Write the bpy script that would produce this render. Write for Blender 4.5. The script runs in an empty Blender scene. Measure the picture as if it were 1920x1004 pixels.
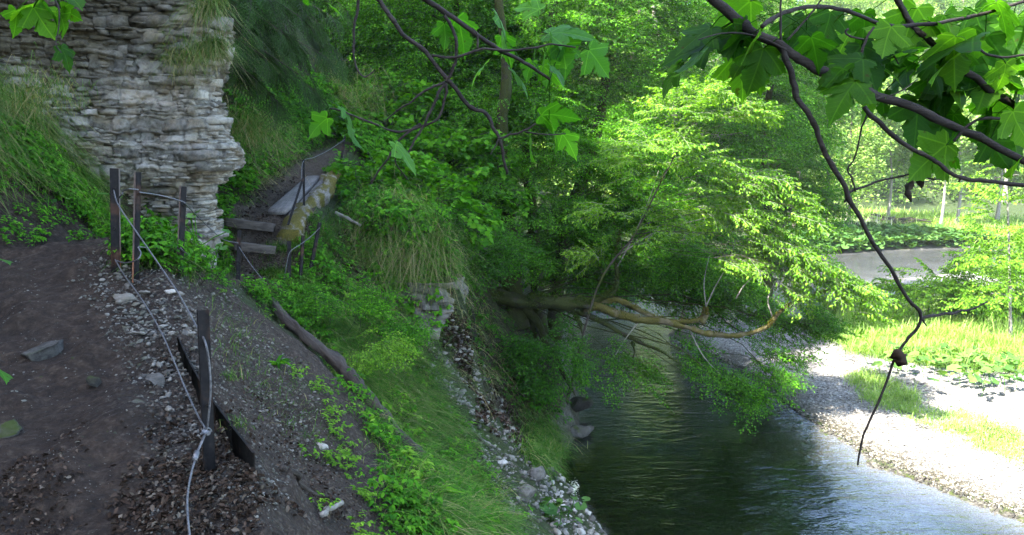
import bpy, math, random
import numpy as np
from mathutils import Vector
R = math.radians
rng = np.random.default_rng(7)
random.seed(7)
S = bpy.context.scene
COL = S.collection

# ------------------------------------------------------------------ camera
PITCH = R(7.7); FPX = 1493.0
cam = bpy.data.cameras.new('camera'); camo = bpy.data.objects.new('camera', cam); COL.objects.link(camo)
cam.sensor_width = 36.0; cam.lens = 36.0*FPX/1920.0
cam.clip_start = 0.05; cam.clip_end = 1500
camo.location = (0, 0, 0); camo.rotation_euler = (R(90)-PITCH, 0, 0)
S.camera = camo
S.render.resolution_x = 1024; S.render.resolution_y = 535
# ------------------------------------------------------------------ world and sun
SUN_EL = R(50); SUN_AZ = math.atan2(-0.90, -0.44)      # sun behind the hill on the left, a little behind the camera
w = bpy.data.worlds.new('World'); S.world = w; w.use_nodes = True
nt = w.node_tree; nt.nodes.clear()
sky = nt.nodes.new('ShaderNodeTexSky'); sky.sky_type = 'NISHITA'; sky.sun_disc = False
sky.sun_elevation = SUN_EL; sky.sun_rotation = SUN_AZ; sky.altitude = 700; sky.dust_density = 2.5; sky.air_density = 1.0; sky.ozone_density = 0.5
bg = nt.nodes.new('ShaderNodeBackground'); bg.inputs[1].default_value = 0.15
wo = nt.nodes.new('ShaderNodeOutputWorld')
nt.links.new(sky.outputs[0], bg.inputs[0]); nt.links.new(bg.outputs[0], wo.inputs[0])
sl = bpy.data.lights.new('sun', 'SUN'); sl.energy = 5.0; sl.angle = R(0.5); sl.color = (1.0, 0.95, 0.86)
slo = bpy.data.objects.new('sun', sl); COL.objects.link(slo)
sdir = Vector((math.sin(SUN_AZ)*math.cos(SUN_EL), math.cos(SUN_AZ)*math.cos(SUN_EL), math.sin(SUN_EL)))
slo.rotation_euler = sdir.to_track_quat('Z', 'Y').to_euler(); slo.location = sdir*60
S.view_settings.view_transform = 'Standard'; S.view_settings.look = 'None'
S.view_settings.gamma = 1.0; S.view_settings.exposure = 3.05
S.cycles.max_bounces = 8; S.cycles.diffuse_bounces = 4; S.cycles.glossy_bounces = 3
S.cycles.transmission_bounces = 6; S.cycles.transparent_max_bounces = 8
S.cycles.caustics_reflective = False; S.cycles.caustics_refractive = False
S.cycles.use_adaptive_sampling = True; S.cycles.adaptive_threshold = 0.02
S.cycles.use_denoising = True
S.cycles.sample_clamp_indirect = 8

# ------------------------------------------------------------------ numeric helpers
def _h(ix, iy, iz, s):
    n = (ix*374761393 + iy*668265263 + iz*2147483647 + s*974634777) & 0xffffffff
    n = ((n ^ (n >> 13))*1274126177) & 0xffffffff
    n = ((n ^ (n >> 16))*2246822519) & 0xffffffff
    return ((n ^ (n >> 15)) & 0xffffff)/16777215.0
def vnoise(x, y, z=0.0, s=0):
    x = np.asarray(x, float); y = np.asarray(y, float); z = np.zeros_like(x)+z
    ix, iy, iz = (np.floor(a).astype(np.int64) for a in (x, y, z))
    fx, fy, fz = x-ix, y-iy, z-iz
    ux, uy, uz = (f*f*(3-2*f) for f in (fx, fy, fz))
    r = 0
    for a in (0, 1):
        for b in (0, 1):
            for c in (0, 1):
                wgt = (ux if a else 1-ux)*(uy if b else 1-uy)*(uz if c else 1-uz)
                r = r + wgt*_h(ix+a, iy+b, iz+c, s)
    return r*2-1
def fbm(x, y, z=0.0, o=4, s=0, g=0.5):
    r = 0; a = 1.0; f = 1.0
    for k in range(o):
        r = r+a*vnoise(np.asarray(x)*f, np.asarray(y)*f, np.asarray(z)*f, s+k*17); a *= g; f *= 2.03
    return r
def sstep(a, b, x):
    t = np.clip((x-a)/(b-a), 0, 1); return t*t*(3-2*t)
def pldist(x, y, P):
    """distance to a polyline, side (>0: right of its direction)"""
    P = np.asarray(P, float); best = np.full(x.shape, 1e18); side = np.zeros(x.shape)
    for k in range(len(P)-1):
        ax, ay = P[k]; dx, dy = P[k+1]-P[k]; L = dx*dx+dy*dy
        t = np.clip(((x-ax)*dx+(y-ay)*dy)/L, 0, 1)
        qx, qy = x-(ax+t*dx), y-(ay+t*dy)
        d = qx*qx+qy*qy
        cr = (dx*qy-dy*qx)/math.sqrt(L)
        m = d < best-1e-12
        best = np.where(m, d, best); side = np.where(m, -np.sign(cr), side)
    return np.sqrt(best), side
def ray(px, py):
    u = (np.asarray(px, float)-960)/FPX; v = (502-np.asarray(py, float))/FPX
    c, s = math.cos(PITCH), math.sin(PITCH)
    return np.stack([u, c+v*s, -s+v*c], -1)
def P3(px, py, Y):
    """the point on that line of sight whose world y is Y"""
    d = ray(px, py); return d*(np.asarray(Y)/d[..., 1])[..., None] if np.ndim(Y) else d*(Y/d[..., 1])[..., None]
def proj(p):
    p = np.asarray(p, float); c, s = math.cos(PITCH), math.sin(PITCH)
    dep = p[..., 1]*c-p[..., 2]*s; up = p[..., 1]*s+p[..., 2]*c
    dep = np.where(dep > 0.05, dep, 0.05)
    return 960+p[..., 0]/dep*FPX, 502-up/dep*FPX, dep

# ------------------------------------------------------------------ terrain
WZ = -6.5
FOOT = [(-5.6, -70), (-5.4, -6), (-5.2, 0), (-5.0, 4), (-4.55, 6.3), (-4.35, 7.6), (-4.2, 8.5), (-4.35, 9.6), (-4.15, 10.6), (-4.15, 11.2), (-4.45, 12.2), (-4.6, 14.5), (-4.35, 17), (-4.0, 18.6), (-3.4, 20.2), (-3.3, 22), (-3.6, 25), (-2.8, 30),
        (-1.5, 37), (2, 46), (7, 54), (15, 64), (25, 78), (50, 90), (120, 106), (300, 130)]
EDGE = [(-0.2, -70), (-0.2, -6), (-0.6, 0), (-1.0, 3), (-1.36, 4.0), (-2.5, 5.9), (-3.3, 7.3), (-3.42, 8.4), (-3.1, 10), (-2.95, 11.5), (-3.2, 13), (-3.6, 16), (-3.5, 18), (-2.8, 19.6), (-2.5, 21.5), (-2.6, 25), (-2, 30),
        (-0.8, 36.5), (2.8, 45), (7.6, 53), (15.5, 62.5), (25.5, 76.5), (50, 88), (120, 104), (300, 128)]
WL = [(6, -70), (6, -10), (4.5, 0), (3.6, 4), (2.8, 8), (2.2, 11), (1.67, 13.1), (0.9, 15.7), (1.0, 16.8), (1.65, 18.4), (1.8, 21), (1.9, 24), (2.4, 31), (3.2, 37), (6, 43), (12, 48.5), (20.2, 54.5), (28, 57.5), (37, 60), (60, 66), (130, 75), (300, 90)]
WR = [(15, -70), (15, -10), (13.5, 0), (11.3, 8), (9.3, 13.6), (7.9, 16.2), (7.4, 20), (7.1, 24.4), (6.2, 27.5), (5.8, 29.5), (7.4, 32), (12.2, 33.5), (16.4, 37.6), (20.6, 43), (29, 47.5), (45, 53), (130, 62), (300, 76)]
ZPY = [-6, 0, 3.4, 5, 6.2, 7.0, 7.7, 8.3, 9.2, 10.4, 11.25, 11.33, 11.98, 12.06, 14.8, 17, 18.5, 24, 30, 38, 45, 60, 105, 300]
ZPZ = [-2.3, -1.8, -1.64, -1.42, -1.02, -.80, -.80, -.98, -1.45, -1.72, -1.60, -1.30, -1.20, -.92, -.34, .12, .4, -.5, -2.8, -5.0, -5.5, -5.7, -4.8, -3]
GD = [0, .35, 1, 2.2, 5, 14, 20, 60, 200]; GZ = [0, .35, 1.45, 3.4, 9.0, 29, 33, 36, 48]  # unseen upper slope shaped high so it shades the path and bank
GZF = [0, .1, .3, .9, 2.6, 9.0, 12.5, 31, 55]
def terr(x, y, detail=True):
    x = np.asarray(x, float); y = np.asarray(y, float)
    dF, sF = pldist(x, y, FOOT); dE, sE = pldist(x, y, EDGE); dL, sL = pldist(x, y, WL); dR, sR = pldist(x, y, WR)
    zp = np.interp(y, ZPY, ZPZ)
    far = sstep(34, 60, y)
    n1 = fbm(x*.35, y*.35, 0, 4, 3); n2 = fbm(x*1.3, y*1.3, 0, 4, 9)
    inF = sF < 0
    g = np.interp(dF, GD, GZ)*(1-far)+np.interp(dF, GD, GZF)*far
    z = zp+0*x
    g = np.where(g > 6, 6+(g-6)*(1-.42*sstep(13, 21, y)*(1-far)), g)  # unseen crest shaped lower farther along so sun reaches the wood
    hill = zp+g+n1*np.clip(dF*.25, 0, 1.2)+n2*np.clip(dF*.2, 0, .12)
    # bank between the path edge and the water
    out = (sE > 0)
    t = dE/np.maximum(dE+dL, 1e-6)
    ex = 1+5*far
    ze = zp-.12*np.clip(dE/.4, 0, 1)*(1-far)
    sl_ = t**ex
    bank = ze+(WZ-ze)*sl_
    prom = 1.55*sstep(12.75, 13.2, y+.25*fbm(x*1.7, y*0, 0, 3, 5))*(1-sstep(14.6, 17.0, y))*sstep(-3.1, -2.3, x)*(1-sstep(-1.05, -.35, x+.12*n2))
    gully = -.75*np.exp(-((x+.2)/.75)**2)*sstep(13.2, 15, y)*(1-sstep(18, 20.5, y))
    w1 = np.clip(dE*.7, 0, 1)*np.clip(dL*1.2, 0, 1)
    bank = bank+(prom+gully+n1*.16+n2*.10)*w1
    z = np.where(inF, hill, np.where(out, bank, z))
    river_in = (sL > 0) & (sR < 0)
    right = (sR > 0) & (sL > 0)
    bed = WZ-(.75-.5*sstep(24, 34, y))*(1-np.exp(-np.minimum(dL*1.6, dR*.55)/1.0))-.02+.05*n2
    bar = WZ+.10*(1-np.exp(-dR/.5))+.32*(1-np.exp(-dR/3.0))+.02*dR*(1-sstep(26, 60, y))+(.06*n2+.16*n1)*np.clip(dR*.5, 0, 1)
    z = np.where(river_in, bed, z); z = np.where(right, bar, z)
    if detail:
        pathm = (~inF) & (~out)
        z = z+np.where(pathm, 1, 0)*(1-sstep(10, 20, y))*(.075*np.clip(fbm(x*2.2, y*2.2, 0, 3, 41), -.3, 1)+.035*np.clip(fbm(x*7, y*9, 0, 2, 43)-.25, 0, 1))
        m = np.where(pathm, .6, 1.0)*(1-sstep(20, 40, y))*np.where(river_in | right, .45, 1)
        r1 = fbm(x*5, y*5, z*5, 3, 21); r2 = fbm(x*17, y*17, z*17, 3, 31)
        z = z+m*(.035*r1+.013*r2)
        scree = (1-sstep(.0, .7, np.abs(dE-.15)))*(1-sstep(9, 11, y))*(~inF)
        z = z+scree*(.05*np.abs(r1)+.03*np.abs(r2))
    return z
def march(px, py, y0=1.2, y1=260):
    px = np.asarray(px, float); py = np.asarray(py, float)
    d = ray(px, py); d = d/d[..., 1:2]
    ys = np.geomspace(y0, y1, 260); Y = np.full(px.shape, np.nan)
    prev = ys[0]
    for yy in ys[1:]:
        need = np.isnan(Y)
        if not need.any(): break
        q = d[need]*yy
        below = terr(q[:, 0], q[:, 1], False) > q[:, 2]
        idx = np.flatnonzero(need.ravel())[below]
        Y.ravel()[idx] = (prev+yy)/2
        prev = yy
    return Y
def hit(px, py):
    """where a line of sight meets the ground, refined"""
    d = ray(px, py); d = d/d[1]
    ys = np.geomspace(1.2, 260, 2500); q = d[None]*ys[:, None]
    b = terr(q[:, 0], q[:, 1], False) > q[:, 2]
    if not b.any(): return None
    k = int(np.argmax(b)); yy = ys[k]
    p = d*yy; p[2] = float(terr(p[0:1], p[1:2])[0]); return p
def ground(x, y): return float(terr(np.array([x]), np.array([y]))[0])

# ------------------------------------------------------------------ mesh helpers
def mesh(name, V, F, mats, smooth=True, mi=None, attrs=None):
    """V (n,3); F: one (m,k) int array or a list of them"""
    me = bpy.data.meshes.new(name)
    V = np.asarray(V, np.float32); Fs = F if isinstance(F, list) else [F]
    Fs = [np.asarray(f, np.int32) for f in Fs if len(f)]
    nl = sum(f.size for f in Fs); nf = sum(len(f) for f in Fs)
    me.vertices.add(len(V)); me.vertices.foreach_set('co', V.ravel())
    me.loops.add(nl); me.loops.foreach_set('vertex_index', np.concatenate([f.ravel() for f in Fs]))
    st = []; o = 0
    for f in Fs:
        st.append(o+np.arange(len(f))*f.shape[1]); o += f.size
    me.polygons.add(nf); me.polygons.foreach_set('loop_start', np.concatenate(st).astype(np.int32))
    if smooth: me.polygons.foreach_set('use_smooth', np.ones(nf, bool))
    for m in (mats if isinstance(mats, (list, tuple)) else [mats]): me.materials.append(m)
    if mi is not None: me.polygons.foreach_set('material_index', np.asarray(mi, np.int32))
    for k, a in (attrs or {}).items():
        a = np.asarray(a, np.float32)
        if a.ndim == 1: at = me.attributes.new(k, 'FLOAT', 'POINT'); at.data.foreach_set('value', a)
        else: at = me.attributes.new(k, 'FLOAT_COLOR', 'POINT'); at.data.foreach_set('color', np.c_[a, np.ones(len(a))].astype(np.float32).ravel())
    me.update(calc_edges=True)
    return me
def obj(name, me, parent=None):
    o = bpy.data.objects.new(name, me); COL.objects.link(o)
    if parent is not None: o.parent = parent
    return o
def tag(o, label=None, cat=None, group=None, kind=None):
    if label: o['label'] = label
    if cat: o['category'] = cat
    if group: o['group'] = group
    if kind: o['kind'] = kind
    return o
def empty(name, loc=(0, 0, 0), rz=0):
    o = bpy.data.objects.new(name, None); COL.objects.link(o); o.location = loc; o.rotation_euler = (0, 0, rz); o.empty_display_size = .2; return o
class MB:
    def __init__(s): s.V = []; s.F = {}; s.n = 0; s.A = []
    def add(s, V, F, a=0.0):
        V = np.asarray(V, float)
        for f in (F if isinstance(F, list) else [F]):
            f = np.asarray(f)
            if len(f): s.F.setdefault(f.shape[1], []).append(f+s.n)
        s.V.append(V); s.n += len(V); s.A.append(np.full(len(V), a) if np.ndim(a) == 0 else np.asarray(a))
    def tube(s, P, r, n=8, caps=True, lump=0, a=0.0):
        P = np.asarray(P, float); m = len(P); r = np.full(m, r) if np.ndim(r) == 0 else np.asarray(r, float)
        T = np.gradient(P, axis=0); T /= np.linalg.norm(T, axis=1)[:, None]+1e-12
        ref = np.array([0, 0, 1.0]) if abs(T[0, 2]) < .9 else np.array([1.0, 0, 0])
        N = np.zeros_like(P); v = np.cross(T[0], ref); v /= np.linalg.norm(v)
        for k in range(m):
            v = v-T[k]*np.dot(v, T[k]); v /= np.linalg.norm(v)+1e-12; N[k] = v
        B = np.cross(T, N); th = np.arange(n)*2*np.pi/n
        rr = r[:, None]*np.ones((m, n))
        if lump:
            q = P[:, None]+N[:, None]*np.cos(th)[None, :, None]*.3+B[:, None]*np.sin(th)[None, :, None]*.3
            rr = rr*(1+lump*fbm(q[..., 0]*3.1/ max(r.max()*4, .3), q[..., 1]*3.1/max(r.max()*4, .3), q[..., 2]*3.1/max(r.max()*4, .3), 3, 5))
        V = P[:, None]+rr[..., None]*(N[:, None]*np.cos(th)[None, :, None]+B[:, None]*np.sin(th)[None, :, None])
        V = V.reshape(-1, 3); i = np.arange(m-1)[:, None]*n; j = np.arange(n)[None]; k = (j+1) % n
        F = np.stack([i+j, i+k, i+n+k, i+n+j], -1).reshape(-1, 4)
        Fl = [F]
        if caps:
            V = np.vstack([V, P[0]-T[0]*r[0]*.15, P[-1]+T[-1]*r[-1]*.15]); c0, c1 = m*n, m*n+1; b = (m-1)*n
            Fl.append(np.array([[c0, (q+1) % n, q] for q in range(n)]+[[c1, b+q, b+(q+1) % n] for q in range(n)]))
        s.add(V, Fl, a)
    def box(s, c, half, M=None, ch=0.0, a=0.0):
        """chamfered box, M columns = local axes"""
        hx, hy, hz = half; M = np.eye(3) if M is None else np.asarray(M, float)
        V = []; F4 = []; F3 = []
        if ch <= 0:
            V = np.array([[x*hx, y*hy, z*hz] for x in (-1, 1) for y in (-1, 1) for z in (-1, 1)])
            F = np.array([[0, 1, 3, 2], [4, 6, 7, 5], [0, 4, 5, 1], [2, 3, 7, 6], [0, 2, 6, 4], [1, 5, 7, 3]])
            s.add(V@M.T+np.asarray(c), F, a); return
        idx = {}
        for sx in (-1, 1):
            for sy in (-1, 1):
                for sz in (-1, 1):
                    for ax in range(3):
                        p = [sx*(hx-ch), sy*(hy-ch), sz*(hz-ch)]; p[ax] = (sx*hx, sy*hy, sz*hz)[ax]
                        idx[(sx, sy, sz, ax)] = len(V); V.append(p)
                    F3.append([idx[(sx, sy, sz, k)] for k in range(3)])
        for ax in range(3):
            o1, o2 = [k for k in range(3) if k != ax]
            for sg in (-1, 1):
                q = []
                for a1, a2 in ((-1, -1), (1, -1), (1, 1), (-1, 1)):
                    t = [0, 0, 0]; t[ax] = sg; t[o1] = a1; t[o2] = a2; q.append(idx[(*t, ax)])
                F4.append(q)
            for a1 in (-1, 1):
                for a2 in (-1, 1):
                    q = []
                    for e, fx in ((-1, o1), (1, o1), (1, o2), (-1, o2)):
                        t = [0, 0, 0]; t[ax] = e; t[o1] = a1; t[o2] = a2; q.append(idx[(*t, fx)])
                    F4.append(q)
        s.add(np.array(V)@M.T+np.asarray(c), [np.array(F4), np.array(F3)], a)
    def build(s, name, mats, parent=None, smooth=True, attr='var', pmi=None):
        V = np.concatenate(s.V); F = [np.concatenate(f) for f in s.F.values()]
        return obj(name, mesh(name, V, F, mats, smooth, pmi, {attr: np.concatenate(s.A)}), parent)
def recalc(o):
    import bmesh
    bm = bmesh.new(); bm.from_mesh(o.data); bmesh.ops.recalc_face_normals(bm, faces=bm.faces); bm.to_mesh(o.data); bm.free()

# ------------------------------------------------------------------ materials
class NT:
    def __init__(s, name):
        s.m = bpy.data.materials.new(name); s.m.use_nodes = True; s.t = s.m.node_tree; s.t.nodes.clear()
        s.out = s.t.nodes.new('ShaderNodeOutputMaterial')
    def n(s, ty, **kw):
        nd = s.t.nodes.new('ShaderNode'+ty)
        for k, v in kw.items():
            if k.startswith('i_'):
                nd.inputs[int(k[2:]) if k[2:].isdigit() else k[2:].replace('_', ' ')].default_value = v
            else: setattr(nd, k, v)
        return nd
    def l(s, a, b): s.t.links.new(a, b)
    def noise(s, scale, detail=4, rough=.6, vec=None, dist=0.0):
        nd = s.n('TexNoise'); nd.inputs['Scale'].default_value = scale; nd.inputs['Detail'].default_value = detail; nd.inputs['Roughness'].default_value = rough; nd.inputs['Distortion'].default_value = dist
        s.l(vec if vec is not None else s.pos(), nd.inputs['Vector']); return nd.outputs['Fac']
    def pos(s):
        if not hasattr(s, '_p'): s._p = s.n('NewGeometry')
        return s._p.outputs['Position']
    def mapped(s, scale, rot=(0, 0, 0)):
        mp = s.n('Mapping'); mp.inputs['Scale'].default_value = scale; mp.inputs['Rotation'].default_value = rot; s.l(s.pos(), mp.inputs['Vector']); return mp.outputs[0]
    def ramp(s, fac, stops, interp='LINEAR'):
        r = s.n('ValToRGB'); r.color_ramp.interpolation = interp; e = r.color_ramp.elements
        while len(e) < len(stops): e.new(.5)
        for k, (p, c) in enumerate(stops):
            e[k].position = p; e[k].color = (*c, 1) if len(c) == 3 else c
        s.l(fac, r.inputs[0]); return r.outputs[0]
    def mix(s, fac, a, b, bt='MIX'):
        m = s.n('Mix', data_type='RGBA', blend_type=bt)
        for sock, v in ((m.inputs[0], fac), (m.inputs[6], a), (m.inputs[7], b)):
            if isinstance(v, bpy.types.NodeSocket): s.l(v, sock)
            else: sock.default_value = v if not isinstance(v, tuple) else (*v, 1)
        return m.outputs[2]
    def math(s, op, a, b=0.0, clamp=False):
        m = s.n('Math', operation=op); m.use_clamp = clamp
        for k, v in enumerate((a, b)):
            if isinstance(v, bpy.types.NodeSocket): s.l(v, m.inputs[k])
            else: m.inputs[k].default_value = v
        return m.outputs[0]
    def attr(s, name, out='Fac'): 
        a = s.n('Attribute'); a.attribute_name = name; return a.outputs[out]
    def bump(s, h, strength=.5, dist=.02, nrm=None):
        b = s.n('Bump'); b.inputs['Strength'].default_value = strength; b.inputs['Distance'].default_value = dist; s.l(h, b.inputs['Height'])
        if nrm is not None: s.l(nrm, b.inputs['Normal'])
        return b.outputs[0]
    def pbr(s, col, rough=.8, nrm=None, spec=.3, metal=0.0):
        p = s.n('BsdfPrincipled')
        for nm, v in (('Base Color', col), ('Roughness', rough), ('Metallic', metal)):
            if isinstance(v, bpy.types.NodeSocket): s.l(v, p.inputs[nm])
            else: p.inputs[nm].default_value = (*v, 1) if isinstance(v, tuple) else v
        p.inputs['Specular IOR Level'].default_value = spec
        if nrm is not None: s.l(nrm, p.inputs['Normal'])
        s.l(p.outputs[0], s.out.inputs[0]); s.p = p; return s.m

def mat_leaf(name, stops, trans=.35, rough=.6, tint=(1.3, 1.35, .3), spec=.08):
    """per-leaf colour, part of the light passes through"""
    t = NT(name); g = t.n('NewGeometry'); col = t.ramp(g.outputs['Random Per Island'], stops)
    big = t.ramp(t.noise(.9, 2, .5), [(.3, (.72, .78, .7)), (.7, (1.15, 1.12, 1.0))])
    col = t.mix(1.0, col, big, 'MULTIPLY')
    t.pbr(col, rough, spec=spec)
    tr = t.n('BsdfTranslucent'); tc = t.mix(1.0, col, (*tint,), 'MULTIPLY'); t.l(tc, tr.inputs[0])
    mx = t.n('MixShader'); mx.inputs[0].default_value = trans
    t.l(t.p.outputs[0], mx.inputs[1]); t.l(tr.outputs[0], mx.inputs[2]); t.l(mx.outputs[0], t.out.inputs[0])
    return t.m
def mat_ground():
    t = NT('ground_soil')
    sep = t.n('SeparateColor'); t.l(t.attr('zone', 'Color'), sep.inputs[0])
    zr, zg, zb = sep.outputs[0], sep.outputs[1], sep.outputs[2]       # r: bare dry soil/scree, g: moss and grass, b: river gravel
    n1 = t.noise(2.2, 6, .65); n2 = t.noise(14, 6, .7); n3 = t.noise(70, 4, .7)
    soil = t.ramp(n2, [(.28, (.007, .005, .004)), (.5, (.024, .0158, .0108)), (.76, (.074, .052, .036))])
    soil = t.mix(t.ramp(n1, [(.35, (0, 0, 0)), (.65, (1, 1, 1))]), soil, t.mix(1.0, soil, (1.5, 1.42, 1.35), 'MULTIPLY'))
    vor = t.n('TexVoronoi'); vor.inputs['Scale'].default_value = 34; t.l(t.pos(), vor.inputs['Vector'])
    peb = t.ramp(vor.outputs['Color'], [(.2, (.04, .032, .025)), (.55, (.095, .080, .063)), (.9, (.21, .185, .155))])
    dist = t.ramp(vor.outputs['Distance'], [(.25, (1, 1, 1)), (.6, (.25, .23, .22))])
    peb = t.mix(1.0, peb, dist, 'MULTIPLY')
    scree = t.mix(t.ramp(n2, [(.4, (0, 0, 0)), (.6, (1, 1, 1))]), t.mix(.5, soil, (.06, .049, .040)), peb)
    c = t.mix(t.math('MULTIPLY', zr, t.ramp(n1, [(.2, (.5, .5, .5)), (.6, (1, 1, 1))])), soil, scree)
    green = t.ramp(n2, [(.3, (.016, .028, .008)), (.55, (.035, .065, .016)), (.8, (.07, .10, .03))])
    c = t.mix(t.math('MULTIPLY', zg, t.ramp(n3, [(.3, (.45, .45, .45)), (.6, (1, 1, 1))])), c, green)
    v2 = t.n('TexVoronoi'); v2.inputs['Scale'].default_value = 13; t.l(t.pos(), v2.inputs['Vector'])
    gv = t.ramp(v2.outputs['Color'], [(.1, (.26, .25, .235)), (.5, (.42, .405, .385)), (.9, (.62, .61, .58))])
    gv = t.mix(1.0, gv, t.ramp(v2.outputs['Distance'], [(.2, (1, 1, 1)), (.65, (.35, .34, .32))]), 'MULTIPLY')
    gv = t.mix(t.ramp(n1, [(.3, (.0, 0, 0)), (.75, (.45, .45, .45))]), gv, (.42, .40, .36))
    c = t.mix(zb, c, gv)
    dusty = t.mix(1.0, (.095, .072, .052), t.ramp(n2, [(.3, (.5, .5, .5)), (.7, (1.25, 1.25, 1.25))]), 'MULTIPLY'); c = t.mix(t.math('MULTIPLY', t.attr('dry'), t.ramp(n1, [(.3, (.55, .55, .55)), (.6, (1, 1, 1))])), c, dusty)
    wet = t.attr('wet'); c = t.mix(wet, c, t.mix(1.0, c, (.30, .28, .2), 'MULTIPLY'))
    h = t.math('ADD', t.math('MULTIPLY', n2, 1.0), t.math('MULTIPLY', n3, .4))
    h = t.math('SUBTRACT', h, t.math('MULTIPLY', vor.outputs['Distance'], t.math('ADD', zr, zb)))
    rough = t.math('SUBTRACT', .95, t.math('MULTIPLY', wet, .5))
    return t.pbr(c, rough, t.bump(h, 1.0, .07), .2)
M_GROUND = mat_ground()

# terrain sheet: fine near the camera, coarse towards the horizon
def axis(*seg):
    out = []
    for a, b, st, gr in seg:
        v = a; s_ = st
        while v < b-1e-9: out.append(v); v += s_; s_ *= gr
    return out
ys = axis((-70, -6, 2.0, .97), (-6, 1.5, .25, 1.0))+list(np.geomspace(1.5, 22, 400))+list(np.geomspace(22.3, 290, 130))
xr_ = axis((4, 60, .07, 1.03)); xr_ += list(np.geomspace(xr_[-1]+3, 280, 22)); xl_ = [-v for v in axis((6.5, 120, .06, 1.04))]
xs = np.array(sorted(xl_)+list(np.arange(-6.45, 3.95, .045))+xr_)
ys = np.array(ys)
X, Y = np.meshgrid(xs, ys); Xf, Yf = X.ravel(), Y.ravel()
Zf = terr(Xf, Yf)
dF_, sF_ = pldist(Xf, Yf, FOOT); dE_, sE_ = pldist(Xf, Yf, EDGE); dL_, sL_ = pldist(Xf, Yf, WL); dR_, sR_ = pldist(Xf, Yf, WR)
LOGA = hit(512, 580); LOGB = hit(784, 868)
def left_of_log(x, y):
    d = LOGB-LOGA; return (d[0]*(y-LOGA[1])-d[1]*(x-LOGA[0]))/math.hypot(d[0], d[1])   # metres; sign told by test below
_sg = 1.0 if left_of_log(*(hit(480, 800)[:2])) > 0 else -1.0
inF_ = sF_ < 0; out_ = sE_ > 0; riv_ = (sL_ > 0) & (sR_ < 0); right_ = (sR_ > 0) & (sL_ > 0)
nz = fbm(Xf*.9, Yf*.9, 0, 4, 55)
ll = _sg*left_of_log(Xf, Yf)
bare = sstep(-.15, .35, ll+nz*.25)*(1-sstep(8.3, 9.6, Yf+nz*.8))*out_
zr = np.where(out_, bare, np.where(inF_, .25, .18))
zr = np.maximum(zr, (1-sstep(.1, .6, np.abs(dE_-.1)+nz*.2))*(1-sstep(9, 10.5, Yf))*(~inF_))
recess = out_*sstep(-1.1, -.4, Xf+nz*.4)*sstep(12.2, 13.5, Yf)*(1-sstep(22, 26, Yf))
zg = np.where(inF_, .9*sstep(.9, 2.2, dF_+nz*.4), 0)+out_*(1-bare)*.75*(1-.75*recess)
zg = np.clip(zg+sstep(30, 45, Yf)*(~right_), 0, 1)*(~riv_)
pathm = (~inF_) & (~out_) & (Yf < 18.8); zg = np.where(pathm, 0, zg); zr = np.where(pathm & (Yf > 9.5), .8, zr)
barg = right_*(1-.8*sstep(.15, .5, fbm(Xf*.16, Yf*.16, 0, 3, 77)+.03*(dR_-9)))
zb = np.where(riv_, .75, np.where(right_, barg, 0))
zb = np.where(out_ & ~right_ & ~riv_, (1-sstep(.1, .5, dL_))*.9*(1-sstep(30, 40, Yf)), zb)
zg = np.where(right_, 1-barg, zg)
wet = np.where(riv_, 1-.75*sstep(24, 33, Yf), (1-sstep(.15, .75, np.where(right_, dR_*.75, dL_*1.6)+nz*.2)))  # river bed kept paler upstream, brightness of the far water put into colour
jj, ii = np.meshgrid(np.arange(len(xs)-1), np.arange(len(ys)-1)); q = (ii*len(xs)+jj).ravel()
F = np.c_[q, q+1, q+1+len(xs), q+len(xs)]
g_me = mesh('ground', np.c_[Xf, Yf, Zf], F, M_GROUND, True, None, {'zone': np.c_[zr, zg, zb], 'wet': wet, 'dry': np.where(pathm & (Yf > 9.5), .85, np.where(out_, bare*.38, np.where(pathm, .10, 0)))})
ground_o = tag(obj('ground', g_me), kind='structure')

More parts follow.
